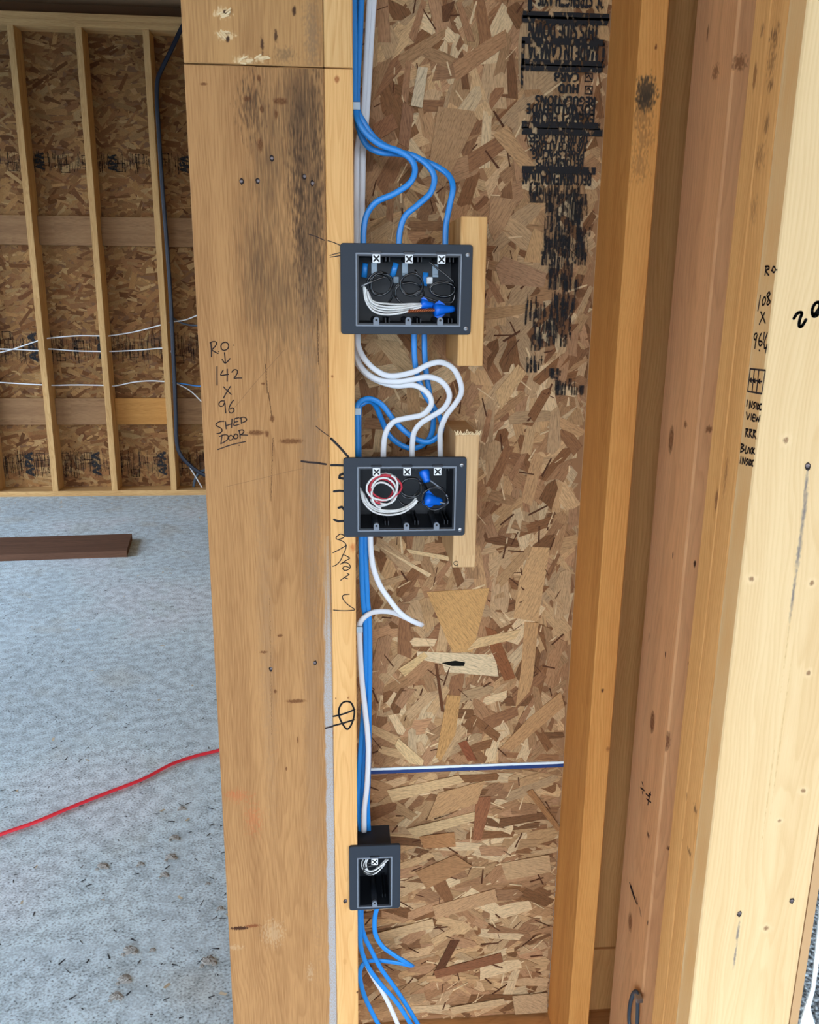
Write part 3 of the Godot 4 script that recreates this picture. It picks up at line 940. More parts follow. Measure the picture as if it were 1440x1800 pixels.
func note_on_jamb(host: Node3D) -> void:
	var st := mb()
	for q in [
		[-0.1758,1.3914,0,-0.1755,1.3813,0,-0.1758,1.3712,0], [-0.1769,1.3907,0,-0.1727,1.3925,0,-0.1686,1.3922,0,-0.1677,1.3893,0,-0.1707,1.3849,0,-0.1745,1.3811,0,-0.1711,1.3783,0,-0.1662,1.3758,0],
		[-0.1655,1.3783,0,-0.1652,1.3782,0], [-0.155,1.3919,0,-0.1598,1.3901,0,-0.1618,1.3855,0,-0.1602,1.3812,0,-0.156,1.3805,0,-0.1516,1.3837,0,-0.151,1.3885,0,-0.1541,1.3915,0,-0.1573,1.3912,0], [-0.1438,1.3877,0,-0.1434,1.3875,0],
		[-0.1572,1.3769,0,-0.1568,1.3698,0,-0.1568,1.363,0], [-0.1609,1.3676,0,-0.1589,1.3641,0,-0.1568,1.3623,0,-0.1531,1.3648,0,-0.1497,1.3688,0],
		[-0.1686,1.3572,0,-0.1692,1.3446,0,-0.1697,1.3308,0], [-0.1601,1.3522,0,-0.1628,1.3482,0,-0.1637,1.345,0,-0.1588,1.3453,0,-0.1528,1.3464,0], [-0.1543,1.3537,0,-0.1547,1.3446,0,-0.1551,1.3363,0],
		[-0.148,1.3493,0,-0.145,1.3526,0,-0.1411,1.3526,0,-0.1398,1.3494,0,-0.1421,1.3447,0,-0.1452,1.3407,0,-0.1401,1.341,0,-0.134,1.341,0],
		[-0.1608,1.3283,0,-0.1553,1.3225,0,-0.1501,1.3174,0], [-0.1507,1.329,0,-0.1563,1.321,0,-0.1615,1.3122,0],
		[-0.1603,1.3078,0,-0.165,1.3078,0,-0.1682,1.3042,0,-0.1671,1.3005,0,-0.1626,1.3009,0,-0.16,1.3056,0,-0.1596,1.299,0,-0.1592,1.2905,0], [-0.1472,1.3091,0,-0.151,1.3042,0,-0.1542,1.2975,0,-0.1541,1.292,0,-0.1505,1.2905,0,-0.1471,1.2942,0,-0.1488,1.2979,0,-0.1528,1.2961,0],
		[-0.1623,1.2783,0,-0.1681,1.2779,0,-0.1738,1.2742,0,-0.1728,1.2713,0,-0.1675,1.2683,0,-0.1655,1.2649,0,-0.1682,1.2612,0,-0.1733,1.2601,0], [-0.1602,1.2776,0,-0.1595,1.2671,0], [-0.1505,1.2816,0,-0.1518,1.269,0], [-0.1597,1.2716,0,-0.1512,1.2746,0],
		[-0.1406,1.2834,0,-0.1469,1.2816,0,-0.1474,1.2768,0,-0.148,1.2719,0,-0.1406,1.2738,0], [-0.1474,1.2768,0,-0.1419,1.2782,0], [-0.1374,1.2831,0,-0.1373,1.2753,0], [-0.1392,1.2827,0,-0.1337,1.2842,0,-0.1297,1.2819,0,-0.1306,1.2786,0,-0.1373,1.2753,0],
		[-0.1658,1.2582,0,-0.1681,1.246,0], [-0.1695,1.2559,0,-0.1617,1.2585,0,-0.1571,1.2563,0,-0.1592,1.2503,0,-0.1685,1.245,0], [-0.1534,1.2578,0,-0.1564,1.2548,0,-0.1555,1.2506,0,-0.1514,1.2514,0,-0.1502,1.2551,0,-0.153,1.2577,0], [-0.1463,1.2596,0,-0.149,1.2562,0,-0.1477,1.2525,0,-0.144,1.2536,0,-0.1431,1.2573,0,-0.146,1.2596,0],
		[-0.1407,1.2641,0,-0.1396,1.2532,0], [-0.1418,1.2641,0,-0.1362,1.2655,0,-0.1341,1.2629,0,-0.1364,1.2599,0,-0.1398,1.2584,0,-0.1343,1.258,0,-0.1288,1.2577,0], [-0.173,1.2364,0,-0.1588,1.2416,0,-0.1458,1.2453,0,-0.1325,1.2481,0], [-0.1421,1.2428,0,-0.1417,1.2427,0]]:
		stroke(st, smoothed(V(q), 4), .0016, Vector3(0, 0, 1))
	build(st, "handwriting", M.pen, host)
	st = mb()
	for q in [[-0.0293,1.2708,0,-0.0216,1.2642,0,-0.0096,1.2553,0], [-0.0355,1.5406,0,-0.0247,1.5376,0,-0.0122,1.5324,0]]: stroke(st, V(q), .0012, Vector3(0, 0, 1))
	for q in [[-0.0513,1.2182,0,-0.0411,1.2166,0,-0.0242,1.2153,0], [-0.0252,1.2149,0,-0.0149,1.2133,0], [-0.0221,0.7763,0,-0.0108,0.7793,0]]: stroke(st, V(q), .0030, Vector3(0, 0, 1))
	build(st, "marker_line", M.pen, host)
	st = mb()
	for q in [[-0.1652,1.1798,0,-0.1164,1.1913,0,-0.0751,1.2016,0,-0.0487,1.2072,0], [-0.1454,1.299,0,-0.1189,1.3302,0,-0.0926,1.3592,0,-0.0721,1.3818,0]]: stroke(st, V(q), .0005, Vector3(0, 0, 1))
	build(st, "pencil_line", M.pencil, host)

func marks_on_stud(host: Node3D) -> void:
	var st := mb()
	for q in [
		[0.0116,1.1019,0,0.0051,1.1044,0,-0.0011,1.0993,0,0.0008,1.096,0,0.0085,1.0979,0,0.0124,1.1011,0], [0.0004,1.0964,0,0.0077,1.0935,0,0.0138,1.0873,0,0.0126,1.0788,0,0.0094,1.0717,0,0.0047,1.0616,0,-0.0016,1.055,0,-0.0069,1.053,0], [-0.0064,1.0747,0,0.0025,1.079,0,0.0146,1.0865,0],
		[0.0114,1.0707,0,0.0156,1.0682,0,0.0191,1.0653,0,0.0121,1.0609,0,0.005,1.0561,0], [0.005,1.0561,0,0.0101,1.0584,0,0.0163,1.0575,0,0.0202,1.0521,0,0.0178,1.0476,0,0.0119,1.0457,0,0.0085,1.049,0,0.012,1.0527,0,0.0186,1.0501,0], [0.0154,1.0402,0,0.0181,1.039,0,0.0118,1.0349,0,0.0048,1.0297,0], [0.0118,1.0337,0,0.0161,1.032,0],
		[0.0183,1.0065,0,0.0096,1.0054,0,0.0076,1.0021,0,0.0099,0.9962,0,0.0174,0.9881,0,0.0264,0.9811,0,0.0193,0.9796,0,0.0074,0.9794,0,-0.0068,0.981,0]]:
		stroke(st, smoothed(V(q), 5), .0015, Vector3(0, 0, 1))
	for q in [
		[0.0246,0.8087,0,0.0202,0.8196,0,0.0137,0.823,0,0.0063,0.821,0,0.001,0.8128,0,-0.0004,0.8027,0,0.002,0.7914,0,0.0076,0.7798,0,0.0133,0.7732,0,0.0189,0.7794,0,0.0233,0.7915,0,0.025,0.8019,0,0.0246,0.8087,0], [-0.009,0.7972,0,0.0078,0.8011,0,0.0254,0.8082,0], [-0.0096,0.7804,0,0.0076,0.7848,0,0.0241,0.7901,0]]:
		stroke(st, smoothed(V(q), 5), .0030, Vector3(0, 0, 1))
	for q in [[-0.007,1.2523,0,0.0052,1.2397,0,0.0182,1.2244,0], [-0.0071,1.2119,0,0.0013,1.2119,0,0.0128,1.2114,0], [0.0047,1.1919,0,0.0054,1.1964,0,0.0101,1.1988,0,0.0136,1.1973,0], [0.0057,1.1923,0,0.0118,1.1909,0], [-0.0036,1.1715,0,0.0045,1.1725,0,0.0134,1.1717,0], [0.0031,1.1459,0,0.0078,1.1474,0,0.0122,1.1421,0], [-0.0039,1.1274,0,0.0022,1.1247,0,0.013,1.1253,0]]:
		stroke(st, V(q), .0036, Vector3(0, 0, 1))
	for q in [[-0.008,1.5321,0,0.0009,1.5296,0,0.0098,1.5259,0], [-0.0053,1.5123,0,0.0013,1.5142,0,0.0088,1.5162,0], [-0.0053,1.51,0,0.0088,1.5121,0]]: stroke(st, V(q), .0012, Vector3(0, 0, 1))
	build(st, "handwriting", M.marker, host)

func note_on_king(host: Node3D) -> void:
	var st := mb()
	var n := Vector3(-1, 0, 0)
	for q in [
		[0.4555,1.4977,0.3561,0.4555,1.4888,0.3555], [0.4555,1.4976,0.3541,0.4555,1.4974,0.361,0.4555,1.4952,0.3629,0.4555,1.493,0.3566,0.4555,1.4885,0.3639], [0.4555,1.4934,0.3678,0.4555,1.493,0.3685], [0.4555,1.4973,0.3725,0.4555,1.496,0.3705,0.4555,1.4941,0.3699,0.4555,1.4922,0.3714,0.4555,1.4913,0.3737,0.4555,1.4922,0.3758,0.4555,1.4937,0.3767,0.4555,1.496,0.3752,0.4555,1.4973,0.3725], [0.4555,1.494,0.379,0.4555,1.4937,0.3797],
		[0.4555,1.4676,0.3505,0.4555,1.4517,0.3486], [0.4555,1.4665,0.3596,0.4555,1.4618,0.3558,0.4555,1.4576,0.3582,0.4555,1.4604,0.3625,0.4555,1.4649,0.3627,0.4555,1.4665,0.3596], [0.4555,1.4715,0.3687,0.4555,1.4682,0.3647,0.4555,1.4644,0.3691,0.4555,1.4598,0.3667,0.4555,1.4586,0.3698,0.4555,1.4619,0.3731,0.4555,1.466,0.3673,0.4555,1.4693,0.3713,0.4555,1.4715,0.3687],
		[0.4555,1.4506,0.3553,0.4555,1.445,0.362,0.4555,1.4396,0.3678], [0.4555,1.4503,0.3642,0.4555,1.444,0.3594,0.4555,1.4377,0.3553],
		[0.4555,1.4279,0.3519,0.4555,1.4266,0.3471,0.4555,1.4225,0.3467,0.4555,1.4211,0.3507,0.4555,1.4263,0.353,0.4555,1.4195,0.3518,0.4555,1.412,0.351], [0.4555,1.4284,0.3618,0.4555,1.4224,0.3583,0.4555,1.4166,0.3597,0.4555,1.4159,0.3641,0.4555,1.4196,0.3661,0.4555,1.4203,0.3602], [0.4555,1.4298,0.3685,0.4555,1.4222,0.3682], [0.4555,1.4295,0.3748,0.4555,1.417,0.3695], [0.4555,1.4172,0.3723,0.4555,1.4136,0.3725,0.4555,1.4146,0.3771], [0.4555,1.4178,0.377,0.4555,1.4089,0.376], [0.4555,1.4107,0.3615,0.4555,1.4101,0.3623],
		[0.4555,1.3893,0.3458,0.4555,1.391,0.38], [0.4555,1.391,0.38,0.4555,1.366,0.3781], [0.4555,1.366,0.3781,0.4555,1.3647,0.3458], [0.4555,1.3647,0.3458,0.4555,1.3893,0.3458], [0.4555,1.3898,0.3557,0.4555,1.3653,0.3561], [0.4555,1.3904,0.3657,0.4555,1.3655,0.366],
		[0.4555,1.378,0.356,0.4555,1.3771,0.348], [0.4555,1.3795,0.3512,0.4555,1.3771,0.348,0.4555,1.3755,0.3522], [0.4555,1.3783,0.3647,0.4555,1.3774,0.3569], [0.4555,1.3798,0.36,0.4555,1.3774,0.3569,0.4555,1.3758,0.3609], [0.4555,1.3788,0.3753,0.4555,1.3779,0.3677], [0.4555,1.3806,0.3706,0.4555,1.3779,0.3677,0.4555,1.3763,0.3716],
		[0.4555,1.3552,0.3481,0.4555,1.3484,0.3474], [0.4555,1.3472,0.3538,0.4555,1.3549,0.3538,0.4555,1.3486,0.3587,0.4555,1.3551,0.3601], [0.4555,1.3553,0.3667,0.4555,1.353,0.3624,0.4555,1.3507,0.3663,0.4555,1.3478,0.3626], [0.4555,1.3546,0.3697,0.4555,1.3484,0.3694], [0.4555,1.3547,0.3726,0.4555,1.3485,0.3723,0.4555,1.3514,0.3762,0.4555,1.3547,0.3726], [0.4555,1.3551,0.3804,0.4555,1.3543,0.3773,0.4555,1.3492,0.3772,0.4555,1.3494,0.3807],
		[0.4555,1.3419,0.3486,0.4555,1.3348,0.353,0.4555,1.3413,0.3567], [0.4555,1.3416,0.3608,0.4555,1.3353,0.3608], [0.4555,1.3418,0.3692,0.4555,1.3415,0.3649,0.4555,1.3352,0.3645,0.4555,1.3353,0.3697], [0.4555,1.3384,0.3649,0.4555,1.3387,0.3689], [0.4555,1.3417,0.3707,0.4555,1.3355,0.3729,0.4555,1.3403,0.3754,0.4555,1.3359,0.3779,0.4555,1.3427,0.3798],
		[0.4555,1.3237,0.3519,0.4555,1.3152,0.3524], [0.4555,1.3234,0.3512,0.4555,1.3238,0.3572,0.4555,1.3196,0.3533,0.4555,1.3157,0.3592], [0.4555,1.3245,0.3608,0.4555,1.3161,0.3613], [0.4555,1.3242,0.3601,0.4555,1.3246,0.366,0.4555,1.3205,0.3622,0.4555,1.3166,0.368], [0.4555,1.3252,0.3695,0.4555,1.3169,0.3701], [0.4555,1.3249,0.3689,0.4555,1.3251,0.3747,0.4555,1.3213,0.3709,0.4555,1.3171,0.377],
		[0.4555,1.3056,0.3447,0.4555,1.2959,0.3451], [0.4555,1.3054,0.344,0.4555,1.305,0.3511,0.4555,1.3011,0.3458,0.4555,1.3003,0.353,0.4555,1.2959,0.3451], [0.4555,1.3049,0.3565,0.4555,1.2976,0.3559,0.4555,1.2982,0.3604], [0.4555,1.2983,0.3611,0.4555,1.3048,0.3633,0.4555,1.299,0.3666], [0.4555,1.3058,0.3706,0.4555,1.3024,0.3677,0.4555,1.2994,0.3706], [0.4555,1.3061,0.3723,0.4555,1.2995,0.3725], [0.4555,1.3062,0.3764,0.4555,1.3026,0.3725,0.4555,1.3002,0.3778],
		[0.4555,1.2916,0.3473,0.4555,1.2839,0.3468], [0.4555,1.2839,0.3519,0.4555,1.2915,0.352,0.4555,1.2853,0.3574,0.4555,1.292,0.3581], [0.4555,1.2921,0.3641,0.4555,1.2896,0.3606,0.4555,1.2879,0.3644,0.4555,1.2847,0.3614], [0.4555,1.292,0.3672,0.4555,1.286,0.3671], [0.4555,1.2923,0.3701,0.4555,1.2861,0.3697,0.4555,1.2898,0.3737,0.4555,1.2923,0.3701], [0.4555,1.293,0.3774,0.4555,1.2922,0.375,0.4555,1.2869,0.3748,0.4555,1.287,0.3773]]:
		stroke(st, smoothed(V(q), 4), .0020, n)
	build(st, "handwriting", M.pen, host)

func poly_strand(host: Node3D, pts: Array, c: Color, z: float, called := "strand") -> MeshInstance3D:
	var p := V(pts)
	var mid := Vector3.ZERO
	for v in p: mid += v / p.size()
	mid.z = z
	var st := mb()
	st.set_color(c)
	var along := Vector3(1, 0, 0)
	var far := 0.0
	for a in p:
		for b in p:
			if a.distance_to(b) > far:
				far = a.distance_to(b)
				along = (b - a).normalized()
	for k in p.size():
		var a := Vector3(p[k].x, p[k].y, z)
		var b := Vector3(p[(k + 1) % p.size()].x, p[(k + 1) % p.size()].y, z)
		var ua := Vector2((a - mid).dot(along) * 9.0, (a - mid).cross(along).z * 30.0)
		var ub := Vector2((b - mid).dot(along) * 9.0, (b - mid).cross(along).z * 30.0)
		var off := Vector2(mid.x * 7.0, mid.y * 5.0)
		tri(st, mid, a, b, Vector3(0, 0, 1), off, off + ua, off + ub)
		quad(st, [a, b, b - Vector3(0, 0, .0014), a - Vector3(0, 0, .0014)], (a + b) * .5 - mid, [off, off, off, off])
	return build(st, called, M.strand, host)

func scatter_strands(host: Node3D, g: RandomNumberGenerator, n: int, x0: float, y0: float, x1: float, y1: float, zf: float, mean_angle: float, spread: float) -> void:
	var kinds := []
	for k in 30:
		var st := mb()
		var l := g.randf_range(.04, .10)
		flake(st, g, Vector3.ZERO, 0.0, l, g.randf_range(.010, .028) * (1.2 if l > .06 else 1.0), .0, tone(g))
		st.generate_normals()
		kinds.append([st.commit(), l])
	for k in n:
		var q: Array = kinds[g.randi() % kinds.size()]
		var a := mean_angle + g.randfn(0.0, spread)
		var o := mi(q[0], "strand", M.strand, host)
		o.rotation.z = a
		var ex: float = absf(cos(a)) * q[1] * .5 + .014
		var ey: float = absf(sin(a)) * q[1] * .5 + .014
		o.position = Vector3(g.randf_range(x0 + ex, x1 - ex), g.randf_range(y0 + ey, y1 - ey), zf + g.randf_range(.0018, .0026)) - base_of(host)

func slivers(host: Node3D, g: RandomNumberGenerator, n: int, x0: float, y0: float, x1: float, y1: float, zf: float, mean_angle: float) -> void:
	var st := mb()
	for k in n:
		var c := lin(92, 58, 36) if g.randf() < .55 else lin(222, 192, 148)
		flake(st, g, Vector3(g.randf_range(x0 + .02, x1 - .02), g.randf_range(y0 + .02, y1 - .02), zf), mean_angle + g.randfn(0.0, .8), g.randf_range(.010, .038), g.randf_range(.0010, .0034), g.randf_range(.0024, .0030), c)
	var o := build(st, "thin_slivers", M.strand, host)
	o.set_meta("kind", "stuff")

func sheathing() -> void:
	var g := RandomNumberGenerator.new()
	g.seed = 314
	var zf := -.14
	var lift := 0.0
	var core := plain(col(150, 108, 70), .85)
	# upper sheet
	var up := thing("strand_board_sheet", Vector3(.223, .6155, -.146), "upper strand board sheet printed with upside-down black stamps behind the cables", "panel")
	var st := mb()
	box(st, Vector3(.0287, .6155, -.151), Vector3(.4173, CEIL - .002, zf))
	build(st, "core", core, up)
	var bed := build(strands(g, .0287, .6155, .4173, 2.15, zf, 1700, .045, .12, .009, .034, 1.35, .75, .0014), "strand_bed", M.strand, up)
	bed.set_meta("kind", "stuff")
	scatter_strands(up, g, 270, .0287, .6155, .4173, 2.1, zf, 1.3, .8)
	slivers(up, g, 260, .0287, .6155, .4173, 2.0, zf, 1.3)
	for h in [
		[[0.1391,0.8452,-0.14,0.2795,0.8348,-0.14,0.2873,0.7923,-0.14,0.1898,0.8041,-0.14,0.1854,0.8198,-0.14,0.1393,0.831,-0.14], lin(224, 200, 160)], [[0.1546,0.9563,-0.14,0.2648,0.9615,-0.14,0.2516,0.9009,-0.14,0.2381,0.8414,-0.14,0.2023,0.8413,-0.14], lin(206, 160, 102)],
		[[0.3371,1.0365,-0.14,0.3684,1.0339,-0.14,0.361,0.9627,-0.14,0.3541,0.8964,-0.14,0.3096,0.905,-0.14,0.3168,0.9742,-0.14], lin(204, 162, 114)], [[0.3304,0.8969,-0.14,0.3553,0.8942,-0.14,0.3504,0.7826,-0.14,0.3451,0.7601,-0.14,0.3212,0.7301,-0.14,0.3276,0.8001,-0.14], lin(196, 152, 104)],
		[[0.2591,0.89,-0.14,0.2799,0.8808,-0.14,0.3187,0.7891,-0.14,0.2981,0.783,-0.14,0.2709,0.846,-0.14], lin(144, 92, 58)], [[0.1711,0.8202,-0.14,0.1762,0.82,-0.14,0.1905,0.7254,-0.14,0.1842,0.7267,-0.14], lin(104, 64, 42)],
		[[0.0721,1.0406,-0.14,0.078,1.0385,-0.14,0.162,0.9897,-0.14,0.1572,0.9835,-0.14], lin(224, 194, 148)], [[0.118,1.0358,-0.14,0.1931,1.0212,-0.14,0.1913,1.013,-0.14,0.124,1.0285,-0.14], lin(220, 188, 140)],
		[[0.1949,0.7592,-0.14,0.2199,0.7562,-0.14,0.2114,0.6787,-0.14,0.1862,0.6271,-0.14,0.1766,0.6334,-0.14], lin(196, 150, 94)], [[0.1008,0.6597,-0.14,0.107,0.6756,-0.14,0.1546,0.6284,-0.14,0.1516,0.6179,-0.14,0.1283,0.6236,-0.14], lin(222, 190, 140)],
		[[0.3476,0.7085,-0.14,0.4032,0.7583,-0.14,0.4123,0.7293,-0.14,0.3186,0.6419,-0.14,0.2969,0.6498,-0.14], lin(190, 146, 100)], [[0.2171,0.6611,-0.14,0.2328,0.6663,-0.14,0.2531,0.6245,-0.14,0.2361,0.624,-0.14], lin(142, 84, 54)],
		[[0.106,0.8121,-0.14,0.1513,0.8438,-0.14,0.1586,0.8359,-0.14,0.1183,0.7974,-0.14], lin(216, 182, 130)], [[0.2475,0.8685,-0.14,0.3239,0.883,-0.14,0.3144,0.8646,-0.14,0.2278,0.845,-0.14], lin(218, 182, 132)],
		[[0.1286,1.7871,-0.14,0.1431,1.786,-0.14,0.1354,1.7311,-0.14,0.1181,1.7338,-0.14], lin(206, 184, 150)], [[0.1061,1.7382,-0.14,0.1234,1.7292,-0.14,0.1153,1.6732,-0.14,0.0996,1.6809,-0.14], lin(150, 108, 78)],
		[[0.1595,1.7333,-0.14,0.2135,1.7284,-0.14,0.2191,1.7158,-0.14,0.1706,1.6188,-0.14,0.1455,1.6429,-0.14], lin(176, 138, 98)], [[0.162,1.8688,-0.14,0.182,1.8769,-0.14,0.1725,1.8496,-0.14,0.1641,1.8478,-0.14], lin(106, 70, 44)],
		[[0.2444,1.6955,-0.14,0.265,1.7105,-0.14,0.3119,1.653,-0.14,0.2926,1.646,-0.14], lin(190, 150, 106)], [[0.244,1.6077,-0.14,0.2873,1.6026,-0.14,0.2708,1.566,-0.14,0.2518,1.5401,-0.14,0.242,1.5613,-0.14], lin(178, 140, 102)],
		[[0.2681,1.5188,-0.14,0.3382,1.4935,-0.14,0.3347,1.4715,-0.14,0.2652,1.4752,-0.14,0.255,1.5013,-0.14], lin(172, 134, 100)], [[0.3145,1.5624,-0.14,0.3371,1.5499,-0.14,0.3282,1.5092,-0.14,0.3005,1.5106,-0.14], lin(196, 156, 108)],
		[[0.0481,1.7756,-0.14,0.0903,1.7999,-0.14,0.0607,1.737,-0.14,0.0478,1.6972,-0.14], lin(160, 122, 86)], [[0.0607,1.7055,-0.14,0.0907,1.7221,-0.14,0.0995,1.7025,-0.14,0.065,1.6817,-0.14], lin(150, 104, 72)],
		[[0.0606,1.3892,-0.14,0.1018,1.385,-0.14,0.1585,1.3027,-0.14,0.1304,1.3046,-0.14], lin(196, 164, 122)], [[0.2623,1.3027,-0.14,0.2984,1.3493,-0.14,0.3132,1.3354,-0.14,0.2729,1.2745,-0.14], lin(204, 166, 118)]]:
		lift += .00005
		poly_strand(up, h[0], h[1], zf + .0028 + lift)
	var slit := poly_strand(up, [0.1833,0.822,-0.14,0.2078,0.8258,-0.14,0.2253,0.8219,-0.14,0.2235,0.8154,-0.14,0.2019,0.816,-0.14], lin(20, 14, 12), zf + .0046, "knot_hole")
	slit.set_meta("label", "black slit in a pale strand")
	# lower sheet
	var lo := thing("strand_board_sheet", Vector3(.223, .04, -.146), "lower strand board sheet below the blue joint, strands lying level", "panel")
	st = mb()
	box(st, Vector3(.0287, .0405, -.151), Vector3(.4173, .6035, zf))
	build(st, "core", core, lo)
	bed = build(strands(g, .0287, .0405, .4173, .6035, zf, 760, .045, .13, .009, .032, .12, .40, .0014), "strand_bed", M.strand, lo)
	bed.set_meta("kind", "stuff")
	scatter_strands(lo, g, 130, .0287, .0405, .4173, .6035, zf, .12, .45)
	slivers(lo, g, 120, .0287, .0405, .4173, .6035, zf, .12)
	for h in [
		[[0.0866,0.5697,-0.14,0.2199,0.595,-0.14,0.2309,0.5814,-0.14,0.0973,0.5441,-0.14], lin(210, 176, 128)], [[0.1234,0.4857,-0.14,0.2607,0.5184,-0.14,0.2656,0.501,-0.14,0.1408,0.4664,-0.14], lin(208, 176, 130)],
		[[0.2534,0.5467,-0.14,0.2814,0.5479,-0.14,0.2819,0.5333,-0.14,0.2661,0.4539,-0.14,0.2507,0.4547,-0.14], lin(152, 100, 68)], [[0.1473,0.4685,-0.14,0.2143,0.4739,-0.14,0.2183,0.4426,-0.14,0.1574,0.4419,-0.14], lin(178, 128, 84)],
		[[0.1823,0.5595,-0.14,0.2694,0.5821,-0.14,0.2559,0.5345,-0.14,0.1618,0.5022,-0.14], lin(192, 150, 104)], [[0.3494,0.5546,-0.14,0.36,0.5602,-0.14,0.4206,0.4725,-0.14,0.4133,0.4654,-0.14], lin(162, 116, 74)],
		[[0.2134,0.2311,-0.14,0.2314,0.2299,-0.14,0.1992,0.1565,-0.14,0.1788,0.1497,-0.14], lin(98, 62, 40)], [[0.1809,0.1604,-0.14,0.3144,0.195,-0.14,0.3199,0.1729,-0.14,0.1858,0.1424,-0.14], lin(140, 92, 62)],
		[[0.0602,0.254,-0.14,0.1764,0.2836,-0.14,0.1813,0.2623,-0.14,0.0657,0.2378,-0.14], lin(206, 172, 128)], [[0.1759,0.3124,-0.14,0.2975,0.3442,-0.14,0.3031,0.3153,-0.14,0.1831,0.2832,-0.14], lin(190, 150, 108)],
		[[0.3065,0.4014,-0.14,0.4004,0.4156,-0.14,0.4058,0.3769,-0.14,0.3191,0.3624,-0.14], lin(194, 158, 116)], [[0.1417,0.3912,-0.14,0.2176,0.4251,-0.14,0.2513,0.398,-0.14,0.1642,0.3518,-0.14], lin(168, 124, 84)],
		[[0.3418,0.0885,-0.14,0.4118,0.0919,-0.14,0.4167,0.0436,-0.14,0.3496,0.0428,-0.14], lin(196, 162, 122)], [[0.2148,0.0697,-0.14,0.3245,0.0841,-0.14,0.3286,0.0698,-0.14,0.221,0.0524,-0.14], lin(204, 172, 130)]]:
		lift += .00005
		poly_strand(lo, h[0], h[1], zf + .0028 + lift)
	# taped joint between the sheets
	var jt := thing("joint_strip", Vector3(.223, .6035, -.145), "white-edged navy membrane showing in the joint between the strand boards", "membrane")
	st = mb()
	box(st, Vector3(.0287, .6036, -.1500), Vector3(.4173, .6105, -.1372))
	build(st, "membrane", M.navy, jt)
	st = mb()
	var nz := noise(5, 30.0, 2)
	for k in 60:
		var xa := lerpf(.0287, .4173, k / 60.0)
		var xb := lerpf(.0287, .4173, (k + 1) / 60.0)
		var ya := .6104 + .0008 * nz.get_noise_2d(xa, 0.0)
		var yb := .6104 + .0008 * nz.get_noise_2d(xb, 0.0)
		quad(st, [Vector3(xa, ya, -.1375), Vector3(xb, yb, -.1375), Vector3(xb, .6154, -.1375), Vector3(xa, .6154, -.1375)], Vector3(0, 0, 1))
		quad(st, [Vector3(xa, ya, -.1375), Vector3(xb, yb, -.1375), Vector3(xb, yb, -.149), Vector3(xa, ya, -.149)], Vector3(0, -1, 0))
		quad(st, [Vector3(xa, .6154, -.1375), Vector3(xb, .6154, -.1375), Vector3(xb, .6154, -.149), Vector3(xa, .6154, -.149)], Vector3(0, 1, 0))
	build(st, "white_edge", M.wrapwhite, jt)
	stamps(up)

